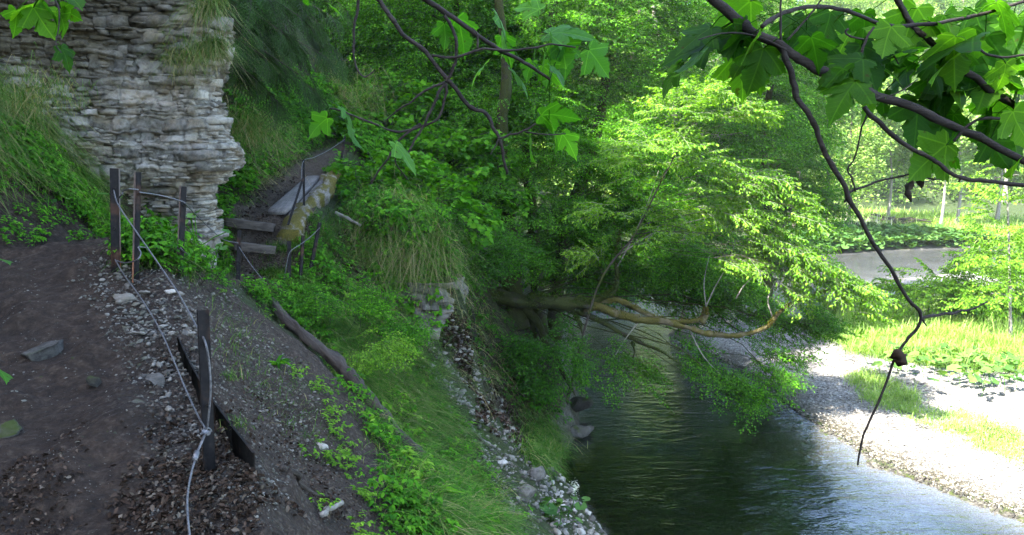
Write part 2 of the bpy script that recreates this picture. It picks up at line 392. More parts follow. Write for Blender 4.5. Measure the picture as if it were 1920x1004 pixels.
# ------------------------------------------------------------------ river
def mat_water():
    t = NT('river_water')
    h1 = t.noise(1.0, 3, .55, t.mapped((1.0, 2.7, 1), (0, 0, R(-16))), .9); h2 = t.noise(1.0, 2, .5, t.mapped((7, 15, 1), (0, 0, R(12))), .4)
    calm = t.ramp(t.noise(.30, 3, .55), [(.38, (.08, .08, .08)), (.62, (1, 1, 1))])
    sy = t.n('SeparateXYZ'); t.l(t.pos(), sy.inputs[0])
    fary = t.math('MULTIPLY', t.math('SUBTRACT', sy.outputs[1], 17), .06, True)     # rougher where the river runs over the shallow bed upstream
    h = t.math('ADD', t.math('MULTIPLY', h1, 1.0), t.math('MULTIPLY', h2, .28))
    h = t.math('MULTIPLY', h, t.math('ADD', t.math('MULTIPLY', calm, .35), t.math('ADD', t.math('MULTIPLY', fary, 1.5), .12)))
    nrm = t.bump(h, 1.0, .115)
    fr = t.n('Fresnel'); fr.inputs[0].default_value = 1.65; t.l(nrm, fr.inputs['Normal'])
    gl = t.n('BsdfGlossy'); gl.inputs['Roughness'].default_value = .04; gl.inputs[0].default_value = (.95, .97, 1, 1); t.l(nrm, gl.inputs['Normal'])
    tr = t.n('BsdfTransparent'); df = t.n('BsdfDiffuse'); t.l(t.ramp(t.attr('depth'), [(0, (.20, .195, .19)), (.3, (.09, .087, .08)), (.55, (.03, .032, .026)), (.85, (.007, .011, .005))]), df.inputs[0])  # pale shallow stops paint the bright sky reflection into the water body
    a = t.attr('depth'); tr_c = t.ramp(a, [(0, (.85, .83, .72)), (.35, (.42, .41, .27)), (1, (.085, .09, .045))]); t.l(tr_c, tr.inputs[0])
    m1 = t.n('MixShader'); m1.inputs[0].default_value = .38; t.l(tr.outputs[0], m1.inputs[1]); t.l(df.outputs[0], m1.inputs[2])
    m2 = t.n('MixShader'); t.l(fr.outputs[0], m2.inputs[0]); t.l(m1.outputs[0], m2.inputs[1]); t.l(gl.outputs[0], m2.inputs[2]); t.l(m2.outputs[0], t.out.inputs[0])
    return t.m
wx = np.concatenate([np.arange(0, 16, .2), np.geomspace(16.2, 290, 80)]); wy = np.concatenate([np.arange(-6, 60, .25), np.geomspace(60.5, 140, 30)])
WX, WY = np.meshgrid(wx, wy); a1, s1 = pldist(WX.ravel(), WY.ravel(), WL); a2, s2 = pldist(WX.ravel(), WY.ravel(), WR)
tz = terr(WX.ravel(), WY.ravel(), False)
ins = ((s1 > 0) | (a1 < .8)) & ((s2 < 0) | (a2 < .8))
jj, ii = np.meshgrid(np.arange(len(wx)-1), np.arange(len(wy)-1)); q = (ii*len(wx)+jj).ravel()
F = np.c_[q, q+1, q+1+len(wx), q+len(wx)]; F = F[ins[F].any(1)]
used = np.unique(F); rm = np.zeros(WX.size, int); rm[used] = np.arange(len(used))
V = np.c_[WX.ravel(), WY.ravel(), np.full(WX.size, WZ+.012)][used]
tag(obj('river', mesh('river', V, rm[F], mat_water(), True, None, {'depth': np.clip((WZ-tz[used])/.75*np.where((a1 < a2) & (WY.ravel() < 28), 3.5, 1.0)[used], 0, 1)})), kind='structure')  # depth exaggerated on the near left so the painted brightness stays off there

# ------------------------------------------------------------------ rock materials
def mat_rock(name, light=1.0, moss=.3, ochre=.35, top=None):
    t = NT(name); v = t.attr('var'); n1 = t.noise(3.0, 6, .65); n2 = t.noise(22, 6, .72); n3 = t.noise(90, 3, .7)
    c = t.ramp(t.math('ADD', t.math('MULTIPLY', v, .55), t.math('MULTIPLY', n2, .5)), [(.22, (.10*light, .10*light, .098*light)), (.45, (.27*light, .27*light, .262*light)), (.62, (.42*light, .42*light, .405*light)), (.85, (.60*light, .60*light, .57*light))])
    c = t.mix(t.ramp(n1, [(.48, (0, 0, 0)), (.68, (ochre,)*3)]), c, (.30*light, .235*light, .13*light))
    c = t.mix(t.ramp(t.noise(1.3, 4, .6), [(.5, (0, 0, 0)), (.7, (.6, .6, .6))]), c, t.mix(1.0, c, (.42, .38, .33), 'MULTIPLY'))
    c = t.mix(t.ramp(t.noise(7, 5, .75), [(.48, (0, 0, 0)), (.64, (.8, .8, .8))]), c, t.mix(1.0, c, (.34, .33, .33), 'MULTIPLY'))
    g = t.n('NewGeometry'); sx = t.n('SeparateXYZ'); t.l(g.outputs['Normal'], sx.inputs[0])
    mo = t.math('MULTIPLY', t.math('ADD', t.math('MULTIPLY', sx.outputs[2], .6), .1, True), t.ramp(t.noise(4.5, 5, .7), [(.48, (0, 0, 0)), (.6, (1, 1, 1))]))
    c = t.mix(t.math('MULTIPLY', mo, moss*2, True), c, (.035, .05, .012))
    if top is not None:                                    # soil washed down over the upper beds
        sp = t.n('SeparateXYZ'); t.l(t.pos(), sp.inputs[0]); f = t.math('ADD', sp.outputs[2], t.math('ADD', t.math('MULTIPLY', t.noise(1.6, 5, .7), 2.6), t.math('MULTIPLY', sp.outputs[0], -.45)))
        c = t.mix(t.ramp(f, [(.0, (0, 0, 0)), (1.0, (.9, .9, .9))]) if False else t.math('MULTIPLY', t.math('SUBTRACT', f, top), .9, True), c, t.ramp(n2, [(.3, (.018, .015, .010)), (.6, (.06, .055, .035)), (.8, (.15, .145, .12))]))
    h = t.math('ADD', n2, t.math('MULTIPLY', n3, .35))
    return t.pbr(t.mix(1.0, c, (1.06, 1.0, .9), 'MULTIPLY'), .92, t.bump(h, .8, .02), .2)
M_CLIFF = mat_rock('limestone', .70, .35, .6, 4.25); M_ROCK = mat_rock('loose_limestone', .42, .35, .2); M_WETROCK = mat_rock('mossy_rock', .2, .9, .2)
M_PALE = mat_rock('pale_limestone', .8, 0, .15)

def strata(name, plan, z0, z1, du, prof, mat, seed=0, fade=None, amp=1.0, parent=None, nrows=None):
    P = np.array(plan, float); seg = np.linalg.norm(np.diff(P, axis=0), axis=1); cu = np.r_[0, np.cumsum(seg)]
    n = int(cu[-1]/du); u = np.linspace(0, cu[-1], n)
    px_ = np.interp(u, cu, P[:, 0]); py_ = np.interp(u, cu, P[:, 1])
    k = max(3, int(.25/du)); ker = np.ones(k)/k
    pxs = np.convolve(np.pad(px_, k, 'edge'), ker, 'same')[k:-k]; pys = np.convolve(np.pad(py_, k, 'edge'), ker, 'same')[k:-k]
    tx, ty = np.gradient(pxs), np.gradient(pys); L = np.hypot(tx, ty)+1e-9
    nx, ny = ty/L, -tx/L                                   # outward, to the right of the plan's direction
    nz_ = int((z1-z0)/du); z = np.linspace(z0, z1, nz_)
    U, Z = np.meshgrid(u, z); NX, NY = np.tile(nx, (nz_, 1)), np.tile(ny, (nz_, 1))
    rg = np.random.default_rng(seed); th = rg.choice([.03, .045, .065, .09, .13, .18], 200, p=[.2, .22, .2, .17, .13, .08])*amp; lev = z0-.3+np.cumsum(th)
    Zw = Z+.07*fbm(U*.8, Z*.5, 0, 3, seed+4)+.028*fbm(U*4, Z*2.5, 0, 3, seed+5)+.03*U*.25
    b = np.searchsorted(lev, Zw); lo = lev[b-1]; hi = lev[b]; tz_ = (Zw-lo)/(hi-lo)
    wd = .10+.30*_h(b, b*0, b*0+3, seed)*amp; off = _h(b, b*0+1, b*0, seed)*5
    s_ = (U+.03*fbm(U*7, Z*9, 0, 2, seed+8))/wd+off; bi = np.floor(s_).astype(np.int64); fs = s_-bi
    pr = .10*_h(b, bi, b*0+7, seed)+.035*(_h(b, b*0+2, b*0, seed)-.5)+.07*(_h((b//4), bi*0, b*0+11, seed)-.5)
    miss = _h(b, bi, b*0+9, seed) < .13; pr = np.where(miss, pr-.10, pr)+.05*fbm(U*2.6, Z*3.2, 0, 3, seed+31)
    e1 = np.minimum(tz_, 1-tz_)*(hi-lo); e2 = np.minimum(fs, 1-fs)*wd
    groove = -.045*np.exp(-(e1/.008)**2)-.028*np.exp(-(e2/.010)**2)
    crk = np.abs(vnoise(U*2.3+.5*fbm(U*3, Z*3, 0, 2, seed+50), Z*.7, 0, seed+51)); d = (pr+groove)*amp**.5-.05*np.exp(-(crk/.035)**2)+.022*fbm(U*7, Z*10, 0, 4, seed+12)+.035*np.abs(fbm(U*3.3, Z*4.6, 0, 3, seed+52))+.10*fbm(U*.9, Z*1.2, 0, 3, seed+13)+prof(U, Z)
    if fade is not None: d = d*fade(U, Z)+0
    V = np.stack([pxs[None]+NX*d, pys[None]+NY*d, Z+.008*fbm(U*12, Z*12, 3, 2, seed+14)], -1).reshape(-1, 3)
    i, j = np.meshgrid(np.arange(nz_-1), np.arange(n-1), indexing='ij'); q = (i*n+j).ravel()
    F = np.c_[q, q+1, q+n+1, q+n]
    var = (_h(b, bi, b*0+21, seed)*.6+.4*_h(b, b*0, b*0+22, seed)).ravel()
    return obj(name, mesh(name, V, F, mat, False, None, {'var': var}), parent)

# layered limestone cliff at the bend of the path: overhanging nose, undercut foot
def blocks(plan, z0, z1, prof, mat, seed, parent, depth=.3):
    """broken limestone beds: angular blocks laid course by course"""
    rg = np.random.default_rng(seed); P = np.array(plan, float); seg = np.linalg.norm(np.diff(P, axis=0), axis=1); cu = np.r_[0, np.cumsum(seg)]
    uu = np.arange(0, cu[-1], .02); k = 13; ker = np.ones(k)/k; pad = lambda a: np.convolve(np.pad(a, k, 'edge'), ker, 'same')[k:-k]
    X_ = pad(np.interp(uu, cu, P[:, 0])); Y_ = pad(np.interp(uu, cu, P[:, 1])); tx, ty = np.gradient(X_), np.gradient(Y_); L = np.hypot(tx, ty); tx, ty = tx/L, ty/L
    V = []; F4 = []; A = []; z = z0
    while z < z1:
        th = float(rg.choice([.028, .04, .055, .075, .10, .14], p=[.22, .25, .22, .16, .10, .05])); bedoff = rg.normal(0, .012); u = rg.uniform(-.1, 0)
        while u < cu[-1]-.05:
            w_ = float(np.clip(rg.lognormal(math.log(.05+th*1.9), .45), .05, .5)); uc = u+w_/2; u += w_+rg.uniform(0, .006)
            i = int(np.clip(uc/.02, 0, len(uu)-1)); zc = z+th/2+.06*float(vnoise(uc*.8, 0, 0, seed))+.012*float(vnoise(uc*3, z*2, 0, seed+1))
            if rg.random() < .10: continue
            pr = float(prof(uc, zc))+bedoff+rg.uniform(-.05, .075)+.12*float(fbm(uc*.9, zc*1.2, 0, 3, seed+13))+.05*float(vnoise(uc*3, zc*4, 0, seed+5)); ya = rg.normal(0, .16); ti = rg.normal(0, .05)
            n = np.array([ty[i], -tx[i], 0]); t_ = np.array([tx[i], ty[i], 0]); n2 = n*math.cos(ya)+t_*math.sin(ya); t2 = t_*math.cos(ya)-n*math.sin(ya); up = np.array([0, 0, 1.0])+n*rg.normal(0, .10)
            c = np.array([X_[i], Y_[i], zc])+n*pr; o = len(V); q = []
            for a in (-1, 0, 1):
                for b_ in (-1, 0, 1):
                    e = .022 if a == 0 or b_ == 0 else 0
                    q.append(c+t2*(a*w_/2*(1+rg.normal(0, .06)))+up*(b_*th/2*(1+rg.normal(0, .12)))+t2*ti*b_*th+n2*(rg.normal(0, .016)+e*rg.random()-.012*(a != 0 and b_ != 0)))
            for a in (-1, 1):
                for b_ in (-1, 1): q.append(c+t2*a*w_/2*.96+up*b_*th/2*.96-n2*depth)
            V += q; A += [rg.random()]*13; g_ = lambda a, b_: o+a*3+b_
            for a in (0, 1):
                for b_ in (0, 1): F4.append([g_(a, b_), g_(a+1, b_), g_(a+1, b_+1), g_(a, b_+1)])
            B0, B1, B2, B3 = o+9, o+10, o+11, o+12
            for b_ in (0, 1): F4.append([g_(0, b_), g_(0, b_+1), B1, B0]); F4.append([g_(2, b_+1), g_(2, b_), B2, B3])
            for a in (0, 1): F4.append([g_(a+1, 0), g_(a, 0), B0, B2]); F4.append([g_(a, 2), g_(a+1, 2), B3, B1])
        z += th*1.02
    return obj('broken_beds', mesh('broken_beds', np.array(V), np.array(F4), mat, False, None, {'var': np.array(A)}), parent)
CLIFF = [(-11, 6.9), (-8.2, 8.3), (-6.6, 9.4), (-5.5, 10.05), (-4.7, 10.35), (-4.0, 10.35), (-3.86, 10.62), (-4.0, 11.3), (-4.7, 12.3), (-5.6, 13.4)]
def cprof(U, Z):
    nose = .13*np.exp(-((Z-.10)/.22)**2)-.09*np.exp(-((Z-.95)/.25)**2)+.05*np.exp(-((Z-.62)/.14)**2)
    under = -.36*(1-sstep(-.55, -.08, Z))
    top = -.10*sstep(1.0, 2.2, Z)-.35*np.clip(Z-1.6, 0, 9)*.6
    return nose+under+top
c_o = strata('limestone_cliff', CLIFF, -2.0, 5.2, .014, cprof, M_CLIFF, 11)
blocks(CLIFF, -2.0, 4.6, lambda U, Z: cprof(U, Z)+.045, M_CLIFF, 17, c_o)
tag(c_o, 'grey layered limestone cliff with undercut foot beside the bend of the path', 'cliff')
c2 = strata('rock_outcrop', [(-2.6, 13.9), (-2.15, 13.2), (-1.65, 12.62), (-1.2, 12.6), (-1.0, 12.9), (-.95, 13.7)], -4.6, -1.95, .02, lambda U, Z: .10*np.sin(Z*2.2)-.16*np.clip(-3.2-Z, 0, 9), M_ROCK, 23, None, 1.25)
tag(c2, 'small pale rock face under the overhanging grass tussocks of the bank', 'rock face')

# ------------------------------------------------------------------ metal, wood
def mat_steel():
    t = NT('dark_steel'); n = t.noise(26, 5, .7); n1 = t.noise(5, 3, .6)
    c = t.ramp(n, [(.3, (.006, .0055, .0055)), (.55, (.012, .011, .010)), (.8, (.03, .022, .018))])
    c = t.mix(t.ramp(n1, [(.56, (0, 0, 0)), (.75, (.6, .6, .6))]), c, t.ramp(n, [(.3, (.05, .022, .012)), (.7, (.13, .06, .03))]))
    return t.pbr(c, .8, t.bump(n, .5, .002), .12)
def mat_rust():
    t = NT('weathered_steel'); n = t.noise(30, 5, .7); sx = t.n('SeparateXYZ'); tc = t.n('TexCoord'); t.l(tc.outputs['Object'], sx.inputs[0])
    up = t.math('ADD', t.math('MULTIPLY', sx.outputs[2], 1.3), t.math('MULTIPLY', t.noise(7, 3, .6), .7))
    c = t.ramp(n, [(.3, (.045, .036, .03)), (.7, (.11, .09, .075))])
    ru = t.ramp(n, [(.3, (.10, .035, .014)), (.7, (.30, .12, .05))])
    c = t.mix(t.ramp(up, [(.35, (1, 1, 1)), (.75, (.05, .05, .05))]), c, ru)
    return t.pbr(c, .8, t.bump(n, .5, .002), .3)
def mat_cable():
    t = NT('galvanised_cable'); g = t.n('NewGeometry')
    n = t.noise(60, 3, .6)
    c = t.ramp(n, [(.3, (.06, .06, .062)), (.7, (.17, .17, .175))])
    w_ = t.n('TexWave'); w_.inputs['Scale'].default_value = 34; w_.bands_direction = 'DIAGONAL'; t.l(t.pos(), w_.inputs[0])
    return t.pbr(c, .5, t.bump(w_.outputs[1], .5, .002), .5, .55)
def mat_wood(name, a, b, moss=0.0, ang=(0, 0, 0), mc=((.05, .05, .008), (.17, .13, .02))):
    t = NT(name); tc = t.n('TexCoord'); mp = t.n('Mapping'); mp.inputs['Scale'].default_value = (2.2, 26, 26); t.l(tc.outputs['Object'], mp.inputs[0])
    n = t.noise(1.0, 6, .7, mp.outputs[0], 1.2); c = t.ramp(n, [(.3, a), (.7, b)])
    n2 = t.noise(9, 5, .7)
    c = t.mix(t.ramp(n2, [(.45, (0, 0, 0)), (.7, (.6, .6, .6))]), c, t.mix(1.0, c, (.4, .36, .33), 'MULTIPLY'))
    h = n
    if moss:
        m = t.ramp(t.noise(3.2, 4, .6), [(.62-moss*.25, (0, 0, 0)), (.70-moss*.25, (1, 1, 1))]); mcol = t.ramp(t.noise(40, 4, .7), [(.3, mc[0]), (.7, mc[1])]); c = t.mix(m, c, mcol)
        h = t.math('ADD', n, t.math('MULTIPLY', m, t.noise(120, 2, .6)))
    return t.pbr(c, .9, t.bump(h, .9, .012), .2)
M_STEEL = mat_steel(); M_RUST = mat_rust(); M_CABLE = mat_cable()
M_GREYWOOD = mat_wood('grey_weathered_wood', (.07, .063, .058), (.19, .175, .16)); M_DARKWOOD = mat_wood('dark_rotten_wood', (.018, .015, .012), (.075, .062, .05))
M_STEPWOOD = mat_wood('muddy_wood', (.04, .032, .026), (.13, .11, .09)); M_MOSSLOG = mat_wood('mossy_log_wood', (.06, .052, .043), (.24, .215, .18), .75, mc=((.035, .036, .006), (.12, .095, .016)))
M_BARK = mat_wood('bark_brown', (.022, .018, .014), (.085, .07, .055), .35, mc=((.02, .03, .006), (.07, .085, .015)))
M_MOSSBARK = mat_wood('moss_covered_bark', (.014, .012, .009), (.045, .038, .027), 1.0, mc=((.013, .018, .004), (.042, .05, .01)))
M_GOLDBARK = mat_wood('golden_moss_bark', (.06, .05, .025), (.17, .145, .085), .7, mc=((.035, .036, .008), (.11, .095, .022)))
M_TWIG = mat_wood('twig_bark', (.020, .016, .014), (.055, .046, .04)); M_PALEBARK = mat_wood('pale_bark', (.13, .12, .10), (.33, .31, .27))

def frame(z, x=(1, 0, 0)):
    z = np.asarray(z, float); z = z/np.linalg.norm(z); x = np.asarray(x, float); x = x-z*np.dot(x, z); x /= np.linalg.norm(x); y = np.cross(z, x)
    return np.c_[x, y, z]
def post(pb, pt, label, wid=.06, dep=.035, yaw=0.0, mat=None, ydepth=None, sink=.25, group='steel posts of the cable fence', bar=False, holes=True, edge=None):
    """channel-section steel post: web, two flanges and bolt eyes; pb, pt = where its foot and top are seen"""
    base = hit(*pb) if ydepth is None else P3(*pb, ydepth)
    top = P3(*pt, base[1]); ax = top-base; L = np.linalg.norm(ax)
    M = frame(ax, (math.cos(yaw), math.sin(yaw), 0))
    root = empty('fence_post', base.tolist()); tag(root, label, 'fence post', group)
    b = MB(); th = .006
    c0 = -sink; hh = (L+sink)/2; cz = (L-sink)/2
    b.box(M@np.array([0, 0, cz]), (wid/2, th/2, hh), M, .001)
    wob = b.build('web', mat or M_STEEL, root, False)
    if not bar:
        for s in (-1, 1):
            b = MB(); b.box(M@np.array([s*(wid/2-th/2-.0004), dep/2+th/2+.0005, cz]), (th/2, dep/2, hh), M, .001)
            b.build('flange', (edge or mat or M_STEEL), root, False)
    if holes:
        for f in (.42, .80):
            b = MB(); c = M@np.array([0, -.010, L*f]); a = np.linspace(0, 2*np.pi, 13)
            b.tube(np.array([c+M@np.array([.011*math.cos(t), -.004, .011*math.sin(t)]) for t in a]), .0035, 6, False)
            b.build('cable_eye', M_STEEL, root)
    return base, top, M
POSTS = {}
for key, pb, pt, lab, wd_, yw, yd, mt, ed in [
    ('near', (394, 885), (381, 582), 'tall dark steel post closest to the camera where the two cables are clamped', .055, .5, None, None, None),
    ('a', (217, 514), (214, 316), 'dark steel post standing highest at the crest of the path', .068, .15, None, None, M_RUST),
    ('b', (256, 532), (260, 323), 'rust footed steel post just behind the crest post', .042, .9, None, None, M_RUST),
    ('c', (338, 523), (345, 350), 'slim brown steel post in front of the leafy plants at the cliff foot', .048, .8, None, None, M_RUST),
    ('d', (446, 534), (449, 432), 'short black steel post at the foot of the wooden steps', .055, .3, 10.65, None, None),
    ('e', (542, 530), (542, 452), 'short steel post under the broken end of the mossy log', .05, .2, 10.8, None, None),
    ('f', (564, 520), (569, 442), 'short leaning steel post in the grass below the mossy log', .04, .6, 11.0, None, None),
    ('g', (585, 494), (600, 418), 'outermost tilted steel post in the grass right of the mossy log', .045, .5, 11.2, None, None),
    ('h', (570, 384), (569, 300), 'thin steel post rising behind the mossy log with cable on top', .035, .2, 12.6, None, None),
    ('i', (637, 318), (647, 256), 'farthest steel post at the upper end of the path', .045, .2, 16.1, None, None)]:
    POSTS[key] = post(pb, pt, lab, wd_, .03, yw, mt, yd, .3 if yd is None else .45, edge=ed)
p0, p1 = P3(540, 422, 11.5), P3(568, 335, 12.1)
b = MB(); b.box((p0+p1)/2, (.016, .009, np.linalg.norm(p1-p0)/2), frame(p1-p0), .002); tag(b.build('iron_bar', M_STEEL), 'slanting iron bar leaning from the log up to the thin post', 'iron bar')

def smooth_path(P, n=8):
    P = np.asarray(P, float); m = len(P); t = np.arange(m); T = np.linspace(0, m-1, (m-1)*n+1); out = []
    Q = np.vstack([2*P[0]-P[1], P, 2*P[-1]-P[-2]])
    for s in T:
        k = min(int(s), m-2); f = s-k; a, b_, c, d = Q[k], Q[k+1], Q[k+2], Q[k+3]
        out.append(.5*((2*b_)+(-a+c)*f+(2*a-5*b_+4*c-d)*f*f+(-a+3*b_-3*c+d)*f**3))
    return np.array(out)
def cable(pts, r, label, mat=None):
    P = np.array([P3(px, py, Y) for px, py, Y in pts]); b = MB(); b.tube(smooth_path(P), r, 8)
    return tag(b.build('steel_cable', mat or M_CABLE), label, 'cable', 'steel cables of the fence')
ya = POSTS['a'][0][1]; yb = POSTS['b'][0][1]; yc = POSTS['c'][0][1]; yn = POSTS['near'][0][1]-.07
clamp_p = P3(386, 811, yn-.03)
cable([(213, 357, ya-.04), (222, 385, ya-.2), (257, 437, ya-.6), (295, 492, ya-1.1), (335, 552, ya-1.7), (368, 612, yn+.35), (384, 640, yn), (392, 680, yn-.02), (395, 730, yn-.03), (391, 780, yn-.03), (386, 811, yn-.03), (368, 855, yn-.15), (355, 905, yn-.35), (351, 950, yn-.55), (356, 1012, yn-.75)], .0055, 'upper steel cable sloping from the crest post over the closest post to the ground')
cable([(216, 487, ya-.04), (232, 515, ya-.3), (262, 556, ya-.8), (298, 615, ya-1.4), (325, 675, ya-1.95), (350, 735, yn+.45), (372, 782, yn+.1), (384, 806, yn-.005), (376, 832, yn-.05), (366, 855, yn-.12)], .0048, 'lower steel cable lying along the stony path edge up to the clamp')
cable([(217, 489, ya-.04), (235, 493, ya-.15), (256, 488, yb-.15), (264, 476, yb-.1), (259, 464, yb-.05)], .0055, 'pale looped cable end joining the two crest posts low down')
cable([(222, 372, ya-.03), (229, 365, ya-.1), (231, 359, ya-.1), (242, 355, yb-.1), (259, 356, yb-.04)], .006, 'short curled cable between the crest posts near their tops')
cable([(262, 361, yb-.03), (300, 367, (yb+yc)/2), (341, 378, yc-.04), (352, 387, yc+.1), (385, 420, (yc+10.6)/2), (418, 449, 10.4), (447, 456, 10.6)], .006, 'upper cable dipping from the crest past the slim brown post to the short black post')
cable([(260, 463, yb-.04), (290, 466, (yb+yc)/2), (320, 461, yc-.1), (337, 464, yc-.03), (346, 473, yc+.1), (380, 495, (yc+10.6)/2), (415, 522, 10.3), (446, 533, 10.58)], .006, 'lower cable running in front of the leafy plants to the short black post')
cable([(448, 463, 10.6), (462, 485, 10.55), (482, 512, 10.45), (510, 545, 10.3)], .005, 'slack cable falling from the short black post across the lower path')
cable([(531, 538, 10.7), (535, 510, 10.75), (542, 476, 10.77), (553, 465, 10.85), (567, 456, 10.96), (585, 442, 11.08), (600, 427, 11.16)], .0045, 'thin light cable linking the three short posts below the log')
cable([(565, 338, 12.3), (569, 303, 12.57), (590, 295, 13.5), (618, 281, 15), (646, 262, 16.05)], .0055, 'cable rising beside the upper path to the farthest post')
# rope clamp on the near post
root = empty('cable_clamp', clamp_p.tolist()); tag(root, 'bright wire rope clamp with bolts holding both cables at the closest post', 'cable clamp')
b = MB(); b.box((0, 0, 0), (.020, .014, .011), frame((.3, .1, 1)), .003); b.build('saddle', M_CABLE, root)
for s in (-1, 1):
    b = MB(); b.tube([(s*.012, -.012, .0), (s*.012, -.034, .003)], .0045, 8); b.build('bolt', M_CABLE, root)
b = MB(); a = np.linspace(0, np.pi, 9); b.tube([(.024*math.cos(t), .01, .02*math.sin(t)) for t in a], .004, 6); b.build('u_bolt', M_CABLE, root)
root = empty('cable_sleeve', P3(367, 856, yn-.16).tolist()); tag(root, 'short crimped sleeve on the doubled cable under the clamp', 'cable sleeve')
b = MB(); d = P3(362, 872, yn-.2)-P3(371, 842, yn-.1); d /= np.linalg.norm(d); b.tube([-d*.028, d*0, d*.028], .015, 10); b.build('sleeve', M_CABLE, root)

# steel edging sheet that holds the path shoulder
tops = [(334, 655), (352, 683), (376, 722), (398, 765), (425, 810), (452, 858), (475, 898)]
pA, pB = hit(*tops[0]), hit(*tops[-1]); pe = [pA+(pB-pA)*k/6+np.array([-.04*math.sin(k*.52), 0, .0]) for k in range(7)]
b = MB(); V = []
Pn = np.array(pe); Pn[:, 2] += np.linspace(.03, .09, len(Pn))
for k in range(len(Pn)-1):
    p, q_ = Pn[k], Pn[k+1]; d = q_-p; c = (p+q_)/2; n_ = np.cross(d, (0, 0, 1)); n_ /= np.linalg.norm(n_)
    M = np.c_[d/np.linalg.norm(d), n_, np.cross(d/np.linalg.norm(d), n_)]
    b.box(c-np.array([0, 0, .16]), (np.linalg.norm(d)/2*1.02, .005+.0003*k, .17), M, .001)
tag(b.build('edging_sheet', M_STEEL, smooth=False), 'rusty steel sheet on edge retaining the stony path shoulder below the closest post', 'edging')

def lying(name, A, B, r0, r1, mat, label, cat, n=14, lump=.25, k=14, bend=.03, parent=None, sink=0.0):
    A, B = np.asarray(A, float), np.asarray(B, float); t = np.linspace(0, 1, k)[:, None]; P = A+(B-A)*t
    L = np.linalg.norm(B-A); P = P+np.c_[fbm(t[:, 0]*3+A[0], t[:, 0]*0, 0, 2, 1), fbm(t[:, 0]*3+A[1], t[:, 0]*0+5, 0, 2, 2), fbm(t[:, 0]*3, t[:, 0]*0+9, 0, 2, 3)]*bend*L*np.sin(np.pi*t)
    mid = P.mean(0); ax = (B-A)/L
    Mr = frame(np.cross(ax, (0, 0, 1) if abs(ax[2]) < .95 else (0, 1, 0)), ax)     # local x runs along the piece
    b = MB(); b.tube((P-mid)@Mr, np.linspace(r0, r1, k), n, True, lump)
    o = b.build(name, mat, parent); 
    o.matrix_world = __import__('mathutils').Matrix(np.block([[Mr, mid[:, None]-np.array([[0], [0], [sink]])], [np.zeros((1, 3)), np.ones((1, 1))]]).tolist())
    if cat: tag(o, label, cat)
    return o
def beam(name, A, B, hw, hh, mat, label, cat, up=(0, 0, 1), ch=.01, warp=.01, nseg=10, taper=1.0):
    """sawn or split timber with worn, slightly wavy faces"""
    A, B = np.asarray(A, float), np.asarray(B, float); ax = B-A; L = np.linalg.norm(ax); ax /= L
    side = np.cross(np.asarray(up, float), ax); side /= np.linalg.norm(side); upv = np.cross(ax, side)
    M = np.c_[ax, side, upv]; mid = (A+B)/2
    prof = np.array([(-1, -1), (-.8, -1), (.8, -1), (1, -.8), (1, .8), (.85, 1), (0, 1), (-.85, 1), (-1, .8), (-1, -.8)], float)
    V = []
    for k in range(nseg+1):
        x = -L/2+L*k/nseg; f = 1-(1-taper)*k/nseg
        e = .85 if k in (0, nseg) else 1
        for (a, c) in prof:
            V.append((x+.02*vnoise(a*3, c*3, k)*(k in (0, nseg)), a*hw*f*e+warp*float(vnoise(k*.8, a*2, c*2, 5)), c*hh*e+warp*.6*float(vnoise(k*.8+9, a*2, c*2, 6))))
    n = len(prof); F = [[k*n+j, k*n+(j+1) % n, (k+1)*n+(j+1) % n, (k+1)*n+j] for k in range(nseg) for j in range(n)]
    V.append((-L/2, 0, 0)); V.append((L/2, 0, 0)); c0 = len(V)-2
    T = [[c0, (j+1) % n, j] for j in range(n)]+[[c0+1, nseg*n+j, nseg*n+(j+1) % n] for j in range(n)]
    me = mesh(name, np.array(V), [np.array(F), np.array(T)], mat, False); o = obj(name, me); recalc(o)
    o.matrix_world = __import__('mathutils').Matrix(np.block([[M, mid[:, None]], [np.zeros((1, 3)), np.ones((1, 1))]]).tolist())
    return tag(o, label, cat)
lying('fallen_pole', LOGA+np.array([-.05, .1, .06]), LOGB+np.array([0, 0, .07]), .05, .075, M_DARKWOOD, 'long dark rotten log lying down the grassy bank', 'log', 12, .55, 30)
# stair boards and timbers on the path
beam('step_board', P3(422, 416, 11.99), P3(515, 428, 11.95), .05, .065, M_STEPWOOD, 'upper wooden riser board across the path beside the pale plank', 'step board')
beam('step_board', P3(438, 461, 11.26), P3(517, 470, 11.24), .045, .06, M_STEPWOOD, 'lower wooden riser board across the path above the muddy hollow', 'step board')
A = hit(519, 411); B = hit(588, 338); beam('plank', A+np.array([0, 0, .07]), B+np.array([0, 0, .05]), .155, .035, M_GREYWOOD, 'wide flat grey plank lying on the path beside the mossy log', 'plank', taper=.8)
A = hit(545, 425)+[0, 0, .06]; B = hit(612, 344)+[0, 0, .06]; beam('timber', A, B, .07, .06, M_GREYWOOD, 'narrow weathered timber wedged between the plank and the mossy log', 'timber', taper=.8)
lying('mossy_log', P3(540, 452, 11.45), P3(628, 322, 15.3), .17, .12, M_MOSSLOG, 'thick broken log with yellow moss along the outer edge of the upper path', 'log', 16, .45, 22, .015)
lying('dead_branch', P3(630, 399, 13.2), P3(676, 423, 12.9), .03, .022, M_PALEBARK, 'short pale barkless stick jutting out over the hanging grass', 'stick', 8)
lying('dead_root', hit(876, 795), hit(908, 832), .05, .035, M_DARKWOOD, 'dark dead root sticking out of the stony gully', 'root', 8)
b_a = hit(500, 905); lying('stick', hit(605, 985)+[0, 0, .03], hit(642, 955)+[0, 0, .04], .018, .014, M_PALEBARK, 'short grey stick lying at the bottom edge of the bank', 'stick', 8)
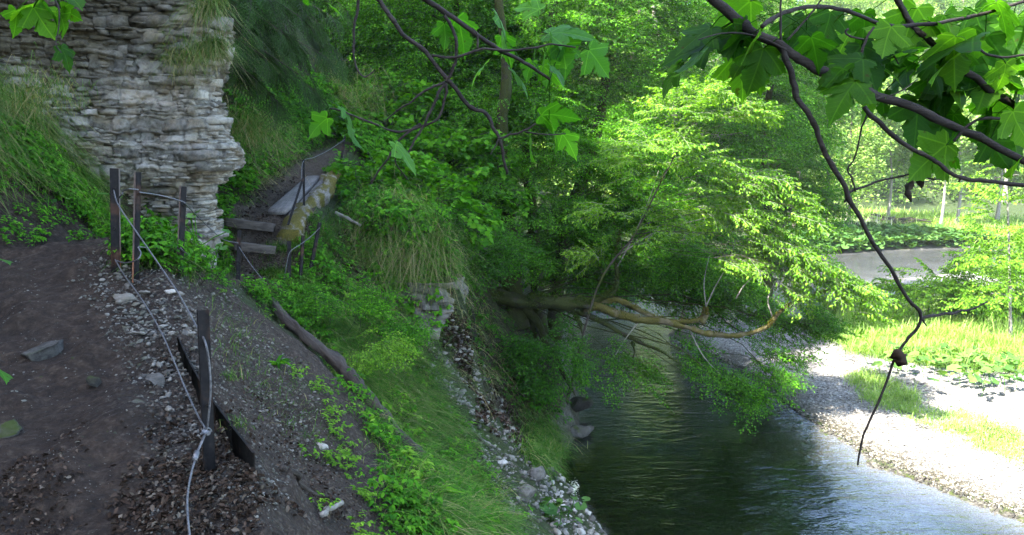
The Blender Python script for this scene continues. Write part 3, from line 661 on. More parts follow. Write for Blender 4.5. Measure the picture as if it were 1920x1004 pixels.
lying('long_root', hit(530, 905)+[0, 0, .03], hit(640, 945)+[0, 0, .02], .02, .008, M_DARKWOOD, 'thin bare root creeping over the dirt near the closest post', 'root', 8, .2, 16, .06)
o = lying('stump', P3(428, 522, 11.0), P3(449, 540, 10.8), .09, .075, M_DARKWOOD, 'charred looking log stump beside the foot of the short black post', 'stump', 12, .4)

# ------------------------------------------------------------------ stones
import bmesh
def stone_mesh(name, seed, flat=.6, mat=None, sub=3, sharp=1.0):
    bm = bmesh.new(); bmesh.ops.create_icosphere(bm, subdivisions=sub, radius=1.0)
    V = np.array([v.co[:] for v in bm.verts]); rg = np.random.default_rng(seed)
    for _ in range(15):                                    # cut flat facets, as frost-split limestone has
        n = rg.normal(size=3); n /= np.linalg.norm(n); d = rg.uniform(.36, .72); s = V@n-d; V = V-np.outer(np.clip(s, 0, None)*sharp, n)
    V *= np.array([1, rg.uniform(.6, .9), flat])[None]; V += .05*np.stack([fbm(V[:, 0]*4+k, V[:, 1]*4, V[:, 2]*4, 3, seed+k) for k in range(3)], -1)
    F = np.array([[v.index for v in f.verts] for f in bm.faces]); bm.free()
    return mesh(name, V, F, mat or M_ROCK, False, None, {'var': np.full(len(V), rg.uniform(.1, .8))})
SM = [stone_mesh('stone', 40+k, .45+.07*(k % 4)) for k in range(8)]
def stone(px, py, wpx, label, k=0, mat=None, name='stone', cat='stone', lift=.15, asp=1.0, rz=None, group=None, at=None, tilt=.2):
    p = hit(px, py) if at is None else np.array(at); dep = proj(p)[2]; s = wpx/FPX*dep/2/.8
    me = SM[k % 8]
    if mat is not None: me = me.copy(); me.materials.clear(); me.materials.append(mat)
    o = obj(name, me); o.scale = (s, s*asp, s*asp); o.location = (p[0], p[1], p[2]+s*.45*lift)
    o.rotation_euler = (random.uniform(-tilt, tilt), random.uniform(-tilt, tilt), random.uniform(0, 6.28) if rz is None else rz)
    return tag(o, label, cat, group)
stone(85, 658, 84, 'flat grey stone set in the muddy path, biggest one there', 1, M_ROCK, lift=.1, rz=.1, tilt=.08)
stone(15, 805, 95, 'dark rounded stone slab at the edge of the path, lowest of the large ones', 4, M_WETROCK, lift=.2, rz=.2, tilt=.05)
stone(233, 562, 46, 'pale blocky stone on the scree just below the crest posts', 2)
stone(303, 690, 12, 'small block on the scree above the edging sheet', 3)
stone(295, 745, 44, 'grey rounded boulder half buried in leaves beside the lower cable', 5, lift=.5)
stone(607, 846, 30, 'single pale stone standing out on the bare dirt bank', 0, M_PALE, asp=1.3, lift=.6)
stone(255, 783, 40, 'flat stone sunk in the path near the leaf litter', 6, lift=-.4, tilt=.05)
stone(180, 720, 36, 'low muddy stone bump in the middle of the path', 7, M_WETROCK, lift=-.2)
stone(320, 556, 22, 'white flake of rock on the scree left of the upper cable', 2, M_PALE, lift=.6)
stone(222, 566, 18, 'small stone touching the pale blocky stone below the crest', 3, M_PALE)
stone(1070, 822, 55, 'rounded dark rock standing in the water at the tuft of grass', 2, M_WETROCK, 'boulder', 'boulder', .7, 1.1, at=[1.62, 18.2, -6.5])
stone(1065, 772, 48, 'tall mossy black rock at the water edge under the tree', 5, M_WETROCK, 'boulder', 'boulder', 1.2, 1.5, at=[1.66, 19.6, -6.4])
stone(1005, 897, 52, 'light grey boulder beside the grassy tuft above the water', 3, M_ROCK, 'boulder', 'boulder', .6)
stone(980, 935, 50, 'split bluish grey boulder in the stony gully', 6, M_ROCK, 'boulder', 'boulder', .6, 1.1)
stone(948, 968, 56, 'long pale boulder low in the gully next to the herbs', 1, M_PALE, 'boulder', 'boulder', .4, .9)
stone(1085, 1000, 30, 'whitish stone at the bottom waterline beside the butterbur', 0, M_PALE, 'boulder', 'boulder', .6)
stone(1108, 978, 20, 'small brown stone on the waterline by the white blossom', 3, M_ROCK, 'boulder', 'boulder', .6)
stone(790, 575, 18, 'loose stone on the ledge below the hanging grass', 4, M_PALE)
stone(940, 872, 26, 'white stone block in the upper stony gully', 2, M_PALE)
stone(893, 905, 16, 'small white stone among the herbs of the lower bank', 7, M_PALE)

def tri_geom(me):
    n = len(me.vertices); V = np.empty(n*3, np.float32); me.vertices.foreach_get('co', V); V = V.reshape(-1, 3)
    F = np.array([p.vertices[:] for p in me.polygons]); return V.astype(float), F
def rotm(rx, ry, rz):
    cx, sx, cy, sy, cz, sz = np.cos(rx), np.sin(rx), np.cos(ry), np.sin(ry), np.cos(rz), np.sin(rz)
    m = np.empty(np.shape(rz)+(3, 3))
    m[..., 0, 0] = cz*cy; m[..., 0, 1] = cz*sy*sx-sz*cx; m[..., 0, 2] = cz*sy*cx+sz*sx
    m[..., 1, 0] = sz*cy; m[..., 1, 1] = sz*sy*sx+cz*cx; m[..., 1, 2] = sz*sy*cx-cz*sx
    m[..., 2, 0] = -sy; m[..., 2, 1] = cy*sx; m[..., 2, 2] = cy*cx
    return m
def scatter(name, protos, pos, rot, scl, mats, smooth=False, parent=None, var=None):
    """many small pieces of one uncountable mass in one mesh; protos = [(V, F)]"""
    Vs = []; Fs = {}; A = []; o = 0; n = len(pos); pick = rng.integers(0, len(protos), n)
    scl = np.asarray(scl, float); scl = scl[:, None]*np.ones(3) if scl.ndim == 1 else scl
    for k, (V, F) in enumerate(protos):
        m = np.flatnonzero(pick == k)
        if not len(m): continue
        W = np.einsum('nij,nvj->nvi', rot[m], V[None]*scl[m][:, None])+pos[m][:, None]
        Vs.append(W.reshape(-1, 3))
        for f in (F if isinstance(F, list) else [F]):
            Fs.setdefault(f.shape[1], []).append((f[None]+(o+np.arange(len(m))*len(V))[:, None, None]).reshape(-1, f.shape[1]))
        A.append(np.repeat(rng.random(len(m)) if var is None else var[m], len(V))); o += len(m)*len(V)
    if not Vs: return None
    return obj(name, mesh(name, np.concatenate(Vs), [np.concatenate(f) for f in Fs.values()], mats, smooth, None, {'var': np.concatenate(A)}), parent)
# lines of sight that reach the ground, on a coarse raster, to know what ground the place shows
GW, GH = 297, 156
gx, gy = np.meshgrid(np.linspace(-150, 2070, GW), np.linspace(-10, 1150, GH)); DEP = march(gx, gy)
def sample_poly(poly, n, jit=.06, ymax=80):
    """n random points of the ground seen inside an outline"""
    poly = np.array(poly, float); lo, hi = poly.min(0), poly.max(0); out = []; got = 0; tries = 0
    while got < n and tries < 60:
        tries += 1
        p = rng.uniform(lo, hi, (n*2, 2)); x, y = p[:, 0], p[:, 1]; ins = np.zeros(len(p), bool); j = len(poly)-1
        for i in range(len(poly)):
            xi, yi = poly[i]; xj, yj = poly[j]
            c = ((yi > y) != (yj > y)) & (x < (xj-xi)*(y-yi)/(yj-yi+1e-12)+xi); ins ^= c; j = i
        p = p[ins]; fx = (p[:, 0]+150)/2220*(GW-1); fy = (p[:, 1]+10)/1160*(GH-1)
        ok = (fx >= 0) & (fx < GW-1) & (fy >= 0) & (fy < GH-1); p, fx, fy = p[ok], fx[ok], fy[ok]
        ix, iy = fx.astype(int), fy.astype(int); a, b_ = DEP[iy, ix], DEP[iy+1, ix+1]
        ax = fx-ix; Yv = (DEP[iy, ix]*(1-ax)+DEP[iy, ix+1]*ax)*(1-(fy-iy))+(DEP[iy+1, ix]*(1-ax)+DEP[iy+1, ix+1]*ax)*(fy-iy)
        ok = ~np.isnan(Yv) & (Yv < ymax) & (np.abs(a-b_) < .15*a); p, Yv = p[ok], Yv[ok]
        d = ray(p[:, 0], p[:, 1]); q = d*(Yv/d[:, 1])[:, None]; q[:, :2] += rng.normal(0, jit, (len(q), 2))
        out.append(q); got += len(q)
    if got == 0: return np.zeros((0, 3))
    q = np.concatenate(out)[:n]; q[:, 2] = terr(q[:, 0], q[:, 1]); return q
def slope_n(p):
    e = .08; a = terr(p[:, 0]+e, p[:, 1], False)-terr(p[:, 0]-e, p[:, 1], False); b = terr(p[:, 0], p[:, 1]+e, False)-terr(p[:, 0], p[:, 1]-e, False)
    n = np.stack([-a/(2*e), -b/(2*e), np.ones(len(p))], -1); return n/np.linalg.norm(n, axis=1)[:, None]
SG = [tri_geom(stone_mesh('s', 90+k, .5, None, 2)) for k in range(6)]
SG1 = [tri_geom(stone_mesh('s', 190+k, .5, None, 1)) for k in range(5)]
def stones_stuff(name, poly, n, smin, smax, mat, protos=SG1, pw=2.2, jit=.05, px=True, lift=.2, label=None):
    p = sample_poly(poly, n, jit); n = len(p)
    s = smin*(smax/smin)**(rng.random(n)**pw)/2
    if px: s = s*np.clip(proj(p)[2]/7, .5, 3)
    rot = rotm(rng.normal(0, .35, n), rng.normal(0, .35, n), rng.uniform(0, 6.28, n)); p[:, 2] += s*lift
    return tag(scatter(name, protos, p, rot, s, mat), kind='stuff', label=label)
SCREE = [(160, 480), (300, 500), (430, 530), (520, 620), (600, 760), (520, 1004), (260, 1004), (290, 820), (250, 700), (190, 600), (140, 520)]
stones_stuff('scree', SCREE, 7500, .010, .07, M_ROCK, SG1, 2.0)
stones_stuff('scree', [(170, 490), (260, 520), (350, 560), (400, 640), (400, 760), (380, 850), (300, 780), (220, 640)], 760, .03, .13, M_ROCK, SG, 2.4)
stones_stuff('scree', [(330, 540), (480, 600), (640, 800), (700, 950), (640, 1004), (540, 960), (430, 760), (350, 640)], 2200, .008, .05, M_ROCK, SG1, 2.2)
stones_stuff('path_pebbles', [(-60, 470), (190, 480), (300, 700), (300, 1004), (-60, 1004)], 1800, .006, .04, M_ROCK, SG1, 2.4, lift=0)
stones_stuff('gully_rubble', [(800, 600), (880, 640), (990, 830), (1060, 930), (1130, 1010), (960, 1010), (900, 860), (800, 720)], 1900, .02, .11, M_ROCK, SG1, 2.0)
stones_stuff('waterline_stones', [(1000, 880), (1050, 880), (1190, 1010), (1040, 1010)], 260, .03, .14, M_PALE, SG, 1.8)
stones_stuff('path_stones', [(-60, 480), (180, 490), (280, 700), (300, 1004), (-60, 1004)], 150, .04, .14, M_WETROCK, SG, 2.0, lift=-.5)
stones_stuff('path_stones', [(-60, 480), (180, 490), (290, 700), (300, 1004), (-60, 1004)], 260, .02, .09, M_ROCK, SG, 2.4, lift=-.35)
BAR = [(1240, 640), (1400, 690), (1560, 830), (1700, 900), (1925, 985), (1925, 820), (1700, 700), (1600, 670), (1450, 640)]
M_GRAVEL = mat_rock('river_gravel', .8, 0, .1)
stones_stuff('gravel', BAR, 20000, .010, .042, M_GRAVEL, SG1, 2.2)
stones_stuff('shore_stones', [(1200, 620), (1390, 690), (1450, 735), (1530, 800), (1640, 868), (1800, 935), (1925, 975), (1925, 1000), (1790, 950), (1640, 890), (1520, 820), (1380, 705)], 4500, .03, .10, M_WETROCK, SG1, 1.6, .1)
stones_stuff('upstream_gravel', [(1040, 500), (1400, 560), (1640, 560), (1500, 600), (1200, 610), (1050, 600)], 1800, .02, .10, M_GRAVEL, SG1, 1.6, .2)
stones_stuff('river_bed_stones', [(1140, 1004), (1060, 930), (1080, 860), (1180, 900), (1400, 1004)], 700, .02, .10, M_ROCK, SG1, 2.0, .1)

# ------------------------------------------------------------------ vegetation builders
BR = [(0, (.040, .115, .010)), (.5, (.075, .185, .016)), (1, (.13, .27, .028))]
M_LEAF = mat_leaf('leaf_green', [(0, (.022, .105, .006)), (.5, (.055, .19, .009)), (1, (.11, .30, .016))], .42)
M_LEAF_Y = mat_leaf('leaf_young', [(0, (.065, .18, .012)), (.5, (.12, .27, .02)), (1, (.20, .36, .04))], .42)
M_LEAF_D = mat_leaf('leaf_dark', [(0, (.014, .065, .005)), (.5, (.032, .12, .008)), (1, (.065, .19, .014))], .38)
M_LEAF_B = mat_leaf('leaf_blue_green', [(0, (.05, .11, .045)), (.5, (.085, .16, .07)), (1, (.14, .22, .11))], .25)
M_GRASS = mat_leaf('grass_blade', [(0, (.022, .075, .008)), (.45, (.055, .15, .017)), (.8, (.11, .21, .035)), (.93, (.20, .21, .08)), (1, (.30, .26, .14))], .3)
M_GRASS_DRY = mat_leaf('dry_grass_blade', [(0, (.045, .10, .015)), (.35, (.09, .15, .03)), (.6, (.19, .17, .075)), (1, (.36, .30, .17))], .25)
M_GRASS_L = mat_leaf('meadow_blade', [(0, (.12, .24, .03)), (.5, (.21, .36, .07)), (1, (.38, .46, .18))], .35)
M_NEEDLE = mat_leaf('spruce_needle', [(0, (.008, .034, .004)), (.6, (.02, .07, .007)), (1, (.05, .13, .014))], .2)
M_FARLEAF = mat_leaf('far_leaf', [(0, (.10, .19, .04)), (.5, (.17, .29, .07)), (1, (.28, .40, .13))], .4)
M_FARLEAF2 = mat_leaf('far_leaf_dark', [(0, (.055, .125, .03)), (.5, (.09, .18, .045)), (1, (.15, .25, .07))], .3)
M_LITTER = mat_leaf('leaf_litter', [(0, (.014, .009, .006)), (.45, (.035, .022, .016)), (.8, (.075, .052, .042)), (1, (.15, .125, .105))], .1, .75, (1.2, 1, .7))
M_MOSS = mat_leaf('moss', [(0, (.02, .045, .006)), (.6, (.045, .08, .010)), (1, (.10, .12, .02))], .15)

def maple_mat(name, stops, trans):
    t = NT(name); sp = t.n('SeparateColor'); t.l(t.attr('leafc', 'Color'), sp.inputs[0]); x, y, rn = sp.outputs[0], sp.outputs[1], sp.outputs[2]
    th = t.math('ABSOLUTE', t.math('ARCTAN2', y, t.math('ADD', x, .02))); r = t.math('SQRT', t.math('ADD', t.math('MULTIPLY', x, x), t.math('MULTIPLY', y, y)))
    d = t.math('MINIMUM', th, t.math('MINIMUM', t.math('ABSOLUTE', t.math('SUBTRACT', th, .95)), t.math('ABSOLUTE', t.math('SUBTRACT', th, 1.9))))
    vein = t.ramp(t.math('MULTIPLY', d, r), [(.008, (1, 1, 1)), (.02, (0, 0, 0))])
    wv = t.math('ABSOLUTE', t.math('SUBTRACT', t.math('FRACT', t.math('MULTIPLY', t.math('SUBTRACT', r, t.math('MULTIPLY', d, .6)), 9.0)), .5))
    v2 = t.ramp(wv, [(.02, (.5, .5, .5)), (.07, (0, 0, 0))])
    c = t.ramp(t.math('ADD', t.math('MULTIPLY', rn, .75), t.math('MULTIPLY', t.noise(30, 3, .6), .25)), stops)
    c = t.mix(t.math('MAXIMUM', vein, v2), c, t.mix(1.0, c, (1.9, 1.6, 1.6), 'MULTIPLY'))
    c = t.mix(t.ramp(t.noise(55, 2, .5), [(.68, (0, 0, 0)), (.74, (.7, .7, .7))]), c, (.05, .035, .01))
    t.pbr(c, .5, t.bump(vein, .4, .003), .15); tr = t.n('BsdfTranslucent'); t.l(t.mix(1.0, c, (1.3, 1.4, .4), 'MULTIPLY'), tr.inputs[0]); mx = t.n('MixShader'); mx.inputs[0].default_value = trans
    t.l(t.p.outputs[0], mx.inputs[1]); t.l(tr.outputs[0], mx.inputs[2]); t.l(mx.outputs[0], t.out.inputs[0]); return t.m
M_MAPLE = maple_mat('maple_leaf', [(0, (.012, .055, .004)), (.5, (.03, .11, .008)), (1, (.12, .30, .02))], .7)
M_MAPLE_LIT = maple_mat('maple_leaf_lit', [(0, (.035, .14, .012)), (.5, (.06, .20, .02)), (1, (.09, .26, .03))], .6)  # brighter copy of the maple leaf, stronger light put into its colour
def leaf2(L=1.0, W=.5, fold=.10, curl=.12):
    """folded pointed leaf along +x, four vertices"""
    return np.array([[0, 0, 0], [.45*L, W*L/2, fold*L], [L, 0, -curl*L], [.45*L, -W*L/2, fold*L]]), np.array([[0, 2, 1], [0, 3, 2]])
def leaf6(L=1.0, W=.55, fold=.07, curl=.18):
    V = np.array([[0, 0, 0], [.28*L, .42*W*L, fold*L], [.68*L, .40*W*L, fold*L-.3*curl*L], [L, 0, -curl*L], [.68*L, -.40*W*L, fold*L-.3*curl*L], [.28*L, -.42*W*L, fold*L], [.5*L, 0, -.02*L]])
    return V, np.array([[0, 6, 1], [1, 6, 2], [2, 6, 3], [3, 6, 4], [4, 6, 5], [5, 6, 0]])
def leafm(L=1.0):
    """five-lobed leaf, coarse"""
    pts = [(0, 0), (-.05, .22), (.12, .46), (.30, .30), (.52, .50), (.60, .17), (1.0, 0), (.60, -.17), (.52, -.50), (.30, -.30), (.12, -.46), (-.05, -.22)]
    V = np.array([[x*L, y*L, (.06*abs(y)-.16*x*x-.18*y*y)*L] for x, y in pts]+[[.28*L, 0, .0]])
    return V, np.array([[12, (i+1) % 12, i] for i in range(12)])[:, [0, 2, 1]]
def join(parts):
    V = []; F = []; o = 0
    for v, f in parts: V.append(v); F.append(f+o); o += len(v)
    return np.concatenate(V), np.concatenate(F)
def strip(P, r):
    """thin three-sided twig as triangles"""
    b = MB(); b.tube(P, r, 3, False); V = np.concatenate(b.V); F = np.concatenate(b.F[4]); return V, np.concatenate([F[:, [0, 1, 2]], F[:, [0, 2, 3]]])
def spray(kind, seed):
    r = np.random.default_rng(seed); LV = []; TW = []
    if kind in ('beech', 'young'):
        Lf = .066 if kind == 'beech' else .088; L = .75; fn = leaf2 if kind == 'beech' else leaf6
        def twig(p0, az, L, droop, nl, rad):
            t = np.linspace(0, 1, 5); P = p0+np.c_[np.cos(az)*L*t, np.sin(az)*L*t, -droop*L*t**1.8+.02*r.normal(size=5)*t]
            TW.append(strip(P, np.linspace(rad, rad*.4, 5)))
            for k in range(nl):
                s = (k+.7)/nl; q = np.array([np.interp(s, t, P[:, i]) for i in range(3)]); sd = 1 if k % 2 else -1
                a = az+sd*(R(58)-.35*s)+r.normal(0, .18); sc = Lf*r.uniform(.75, 1.2)
                V, F = fn(sc, .62 if kind == 'beech' else .5, r.uniform(.0, .14), r.uniform(.05, .3))
                M = rotm(np.array(r.normal(0, .32)), np.array(r.normal(.18 if kind == 'beech' else .5, .28)), np.array(a)); LV.append((V@M.T+q, F))
            return P
        P = twig(np.zeros(3), 0, L, .22, 15, .0045)
        for s, sd in ((.15, 1), (.3, -1), (.45, 1), (.58, -1), (.7, 1)):
            q = np.array([np.interp(s, np.linspace(0, 1, 5), P[:, i]) for i in range(3)])
            twig(q, sd*R(48)+r.normal(0, .12), L*(.62-.45*s), .25, 9 if s < .4 else 6, .003)
    elif kind == 'maple':
        t = np.linspace(0, 1, 4); P = np.c_[.5*t, .05*r.normal(size=4)*t, -.08*t*t]; TW.append(strip(P, np.linspace(.006, .003, 4)))
        for k in range(13):
            s = r.uniform(.1, 1); q = np.array([np.interp(s, t, P[:, i]) for i in range(3)]); a = r.uniform(-1.9, 1.9); le = r.uniform(.05, .13)
            e = q+np.array([math.cos(a)*le, math.sin(a)*le, r.uniform(-.05, .03)]); TW.append(strip(np.array([q, e]), .0015))
            V, F = leafm(r.uniform(.09, .15)); M = rotm(np.array(r.normal(0, .3)), np.array(r.normal(.35, .25)), np.array(a+r.normal(0, .3))); LV.append((V@M.T+e, F))
    elif kind == 'herb':
        for k in range(7):
            a = r.uniform(0, 6.28); h = r.uniform(.06, .2); e = np.array([math.cos(a)*h*.5, math.sin(a)*h*.5, h]); TW.append(strip(np.array([[0, 0, 0], e*[.4, .4, .6], e]), .0015))
            for j in range(3):
                V, F = leaf6(r.uniform(.035, .075), .62, .08, .2); M = rotm(np.array(0.), np.array(r.normal(.1, .25)), np.array(a+(j-1)*1.2+r.normal(0, .2))); LV.append((V@M.T+e, F))
    elif kind == 'spruce':
        t = np.linspace(0, 1, 6); P = np.c_[.62*t, 0*t, -.28*t**1.6]; TW.append(strip(P, np.linspace(.006, .0025, 6)))
        def needles(P, n):
            for k in range(n):
                s = (k+.5)/n*(len(P)-1); i = min(int(s), len(P)-2); q = P[i]+(P[i+1]-P[i])*(s-i); ax = P[i+1]-P[i]; ax /= np.linalg.norm(ax)
                th = r.uniform(-.9, .9)+(0 if k % 2 else np.pi); o = np.array([0, math.cos(th), math.sin(th)*.8]); d = ax*.75+o*.75; d /= np.linalg.norm(d); l = r.uniform(.022, .036)
                sd = np.cross(d, (0, 0, 1)); sd /= np.linalg.norm(sd)+1e-9; LV.append((np.array([q-sd*.0034, q+sd*.0034, q+d*l]), np.array([[0, 1, 2]])))
        needles(P, 60)
        for s in np.arange(.1, .95, .11):
            for sd in (-1, 1):
                q = np.array([np.interp(s, t, P[:, i]) for i in range(3)]); l = .30*(1.05-s); tt = np.linspace(0, 1, 4)
                Q = q+np.c_[l*.75*tt, sd*l*.65*tt, -l*.45*tt**1.5]; TW.append(strip(Q, .002)); needles(Q, int(l*190))
    elif kind == 'clump':                                   # far crowns: leaf bunches
        for k in range(16):
            q = r.normal(0, .30, 3)*[1, 1, .6]; V, F = leaf2(r.uniform(.17, .30), .75, .12, .1); M = rotm(np.array(r.uniform(-.8, .8)), np.array(r.uniform(-.6, .9)), np.array(r.uniform(0, 6.28))); LV.append((V@M.T+q, F))
        TW.append(strip(np.array([[-.3, 0, -.1], [.2, 0, 0]]), .01))
    return join(LV), join(TW)
SPR = {k: [spray(k, 100+i) for i in range(6)] for k in ('beech', 'young', 'maple', 'herb', 'spruce', 'clump')}
class Acc:
    """collects placed sprays, leaves apart from twigs"""
    def __init__(s): s.d = {}
    def add(s, kind, pos, rot, scl):
        s.d.setdefault(kind, []).append((pos, rot, np.zeros(len(pos))+scl))
    def build(s, parent, mleaf, mtwig, lname='foliage', tname='twigs'):
        outs = []
        for wi, (nm, m) in enumerate(((lname, mleaf), (tname, mtwig))):
            Vs, Fs, o = [], [], 0
            for kind, L in s.d.items():
                pos = np.concatenate([a[0] for a in L]); rot = np.concatenate([a[1] for a in L]); sc = np.concatenate([a[2] for a in L]); pick = (np.arange(len(pos))*7919) % 6
                for k in range(6):
                    mm = pick == k
                    if not mm.any(): continue
                    V, F = SPR[kind][k][wi]; W = np.einsum('nij,nvj->nvi', rot[mm], V[None]*sc[mm][:, None, None])+pos[mm][:, None]
                    Vs.append(W.reshape(-1, 3)); Fs.append((F[None]+(o+np.arange(mm.sum())*len(V))[:, None, None]).reshape(-1, 3)); o += mm.sum()*len(V)
            outs.append(obj(nm, mesh(nm, np.concatenate(Vs), np.concatenate(Fs), m, False), parent))
        return outs
def dirrot(d, roll):
    """rotations whose x axis is d and whose z axis stays near up"""
    x = d/np.linalg.norm(d, axis=1)[:, None]; up = np.array([0, 0, 1.0]); y = np.cross(up[None], x); y /= np.linalg.norm(y, axis=1)[:, None]+1e-9; z = np.cross(x, y)
    c, s_ = np.cos(roll)[:, None], np.sin(roll)[:, None]; y2 = y*c+z*s_; z2 = np.cross(x, y2); return np.stack([x, y2, z2], -1)
def blob(acc, c, rad, n, kind, frm=None, scl=1.0, droop=.25, layers=True, thr=-.25, seed=0, nscale=.9):
    """sprays filling an uneven ellipsoid, pointing away from FRM, in loose tiers"""
    if kind == 'beech': n = int(n*1.7)
    c = np.asarray(c, float); rad = np.asarray(rad, float); k = n*4; v = rng.normal(size=(k, 3)); v /= np.linalg.norm(v, axis=1)[:, None]; q = v*rng.random((k, 1))**.42
    p = c+q*rad
    if layers: st = .38*scl; p[:, 2] = np.round((p[:, 2]+.35*vnoise(p[:, 0]*.5, p[:, 1]*.5, 0, 3))/st)*st+rng.normal(0, .07, k)-.10*np.linalg.norm(q[:, :2], axis=1)**2
    keep = fbm(p[:, 0]*nscale, p[:, 1]*nscale, p[:, 2]*nscale*1.6, 3, 60+seed) > thr
    p = p[keep][:n]; n = len(p); frm = c if frm is None else np.asarray(frm, float)
    d = p-frm; d[:, 2] *= .25; d /= np.linalg.norm(d, axis=1)[:, None]+1e-9; d += rng.normal(0, .45, (n, 3))*[1, 1, .35]; d[:, 2] -= droop
    acc.add(kind, p, dirrot(d, rng.normal(0, .35, n)), scl*rng.uniform(.7, 1.2, n)); return p
def limb(b, A, B, r0, r1, sag=.1, n=9, wob=.05, sides=7):
    A, B = np.asarray(A, float), np.asarray(B, float); t = np.linspace(0, 1, n); L = np.linalg.norm(B-A); P = A+(B-A)*t[:, None]
    s = random.random()*99
    P[:, 2] += sag*L*np.sin(np.pi*t)*.5; P += np.stack([fbm(t*3+s, t*0+k*7, 0, 2, 4) for k in range(3)], -1)*wob*L*np.minimum(t*4, 1)[:, None]
    b.tube(P, r0+(r1-r0)*t**.8, sides, True, .2); return P
def tree(name, label, base, trunk, r0, blobs, mleaf, kind, mtrunk=None, group=None, cat='tree', sub=5, droop=.25, scl=1.0, extra=None, thr=-.25, r1=.35, mtw=None, lr=1.0):
    """trunk = world points; blobs = [(centre, radii, n)]"""
    root = empty(name, np.asarray(base).tolist()); tag(root, label, cat, group); o3 = np.asarray(base, float)
    T = smooth_path(np.asarray(trunk, float), 6)-o3; b = MB(); rr = np.linspace(r0, r0*r1, len(T)); rr[:3] *= [1.5, 1.22, 1.06]; b.tube(T, rr, 12, True, .22)
    b.build('trunk', mtrunk or M_BARK, root)
    acc = Acc(); lb = MB()
    for (c, rad, n) in blobs:
        c = np.asarray(c, float)-o3; k = int(np.argmin(np.linalg.norm(T-(c-[0, 0, .35*np.linalg.norm((c-T[0])[:2])]), axis=1))); k = max(2, min(k, len(T)-2)); A = T[k]
        ra = max(.007, min(rr[k]*.4, lr*(.014+.011*np.linalg.norm(c-A)))); P = limb(lb, A, c, ra, ra*.35, .15)
        for _ in range(sub):
            v = rng.normal(size=3); v /= np.linalg.norm(v); e = c+v*np.asarray(rad)*.85; s_ = P[random.randint(3, len(P)-2)]; limb(lb, s_, e, ra*.4, .006, .06, 6, .06, 5)
        blob(acc, c, rad, n, kind, A*.5+c*.5, scl, droop, True, thr, seed=random.randint(0, 50))
    if lb.n: lb.build('limbs', mtrunk or M_BARK, root)
    acc.build(root, mleaf, mtw or M_TWIG)
    if extra: extra(root, o3)
    return root
def grass(name, pts, L, W, mat, azim=None, droop=.5, lean=.35, spread=1.0, label=None, parent=None, nseg=4):
    """separate blades, each an arching tapered strip"""
    n = len(pts)
    if n == 0: return None
    L = L*(1+.35*vnoise(pts[:, 0]*2.5, pts[:, 1]*2.5, 0, 91))*rng.choice([.6, 1, 1.4], n, p=[.3, .55, .15])
    L = L*rng.uniform(.5, 1.25, n); az = rng.uniform(0, 6.283, n) if azim is None else azim+rng.normal(0, spread, n)
    ln = np.abs(rng.normal(lean, .22, n)); h = np.stack([np.cos(az), np.sin(az)], -1); sd = np.stack([-np.sin(az), np.cos(az), 0*az], -1)
    dr = droop*rng.uniform(.5, 1.4, n); V = np.empty((n, (nseg+1)*2-1, 3))
    for k in range(nseg+1):
        t = k/nseg; c = np.empty((n, 3)); c[:, :2] = pts[:, :2]+h*(L*(ln*t+dr*.6*t*t))[:, None]; c[:, 2] = pts[:, 2]+L*(t*np.sqrt(np.clip(1-ln**2, .1, 1))-dr*t*t)-.01
        if k < nseg: w_ = (W*(1-.7*t*t))/2; V[:, 2*k] = c-sd*w_; V[:, 2*k+1] = c+sd*w_
        else: V[:, 2*k] = c
    F = np.array([[2*k, 2*k+1, 2*k+3, 2*k+2] for k in range(nseg-1)]); e = 2*(nseg-1); Ft = np.array([[e, e+1, e+2]]); m = V.shape[1]; o = (np.arange(n)*m)[:, None, None]
    oo = obj(name, mesh(name, V.reshape(-1, 3), [(F[None]+o).reshape(-1, 4), (Ft[None]+o).reshape(-1, 3)], mat, True), parent)
    return oo
def off_log(p, w=.15):
    d = (LOGB-LOGA)[:2]; L = np.hypot(*d); d = d/L; q = p[:, :2]-LOGA[:2]; u = q@d; v = np.abs(q[:, 0]*d[1]-q[:, 1]*d[0]); p = p[(u < 0) | (u > L+.1) | (v > w)]; a, sa = pldist(p[:, 0], p[:, 1], FOOT); b_, sb_ = pldist(p[:, 0], p[:, 1], EDGE); return p[~((sa > 0) & (sb_ < 0) & (a > .12) & (b_ > .05) & (p[:, 1] > 8.8) & (p[:, 1] < 18.5))]
def herbs(name, pts, scl, mat, kind='herb', tilt=.25, label=None):
    pts = off_log(pts)
    n = len(pts); acc = Acc(); nn = slope_n(pts)*.5+[0, 0, .6]; x = rng.normal(size=(n, 3)); x -= nn*(x*nn).sum(1)[:, None]/(nn*nn).sum(1)[:, None]; x /= np.linalg.norm(x, axis=1)[:, None]; z = nn/np.linalg.norm(nn, axis=1)[:, None]; y = np.cross(z, x)
    acc.add(kind, pts, np.stack([x, y, z], -1), scl*rng.uniform(.6, 1.4, n)); root = empty(name); tag(root, label, kind='stuff'); acc.build(root, mat, M_TWIG, 'leaves', 'stems'); return root

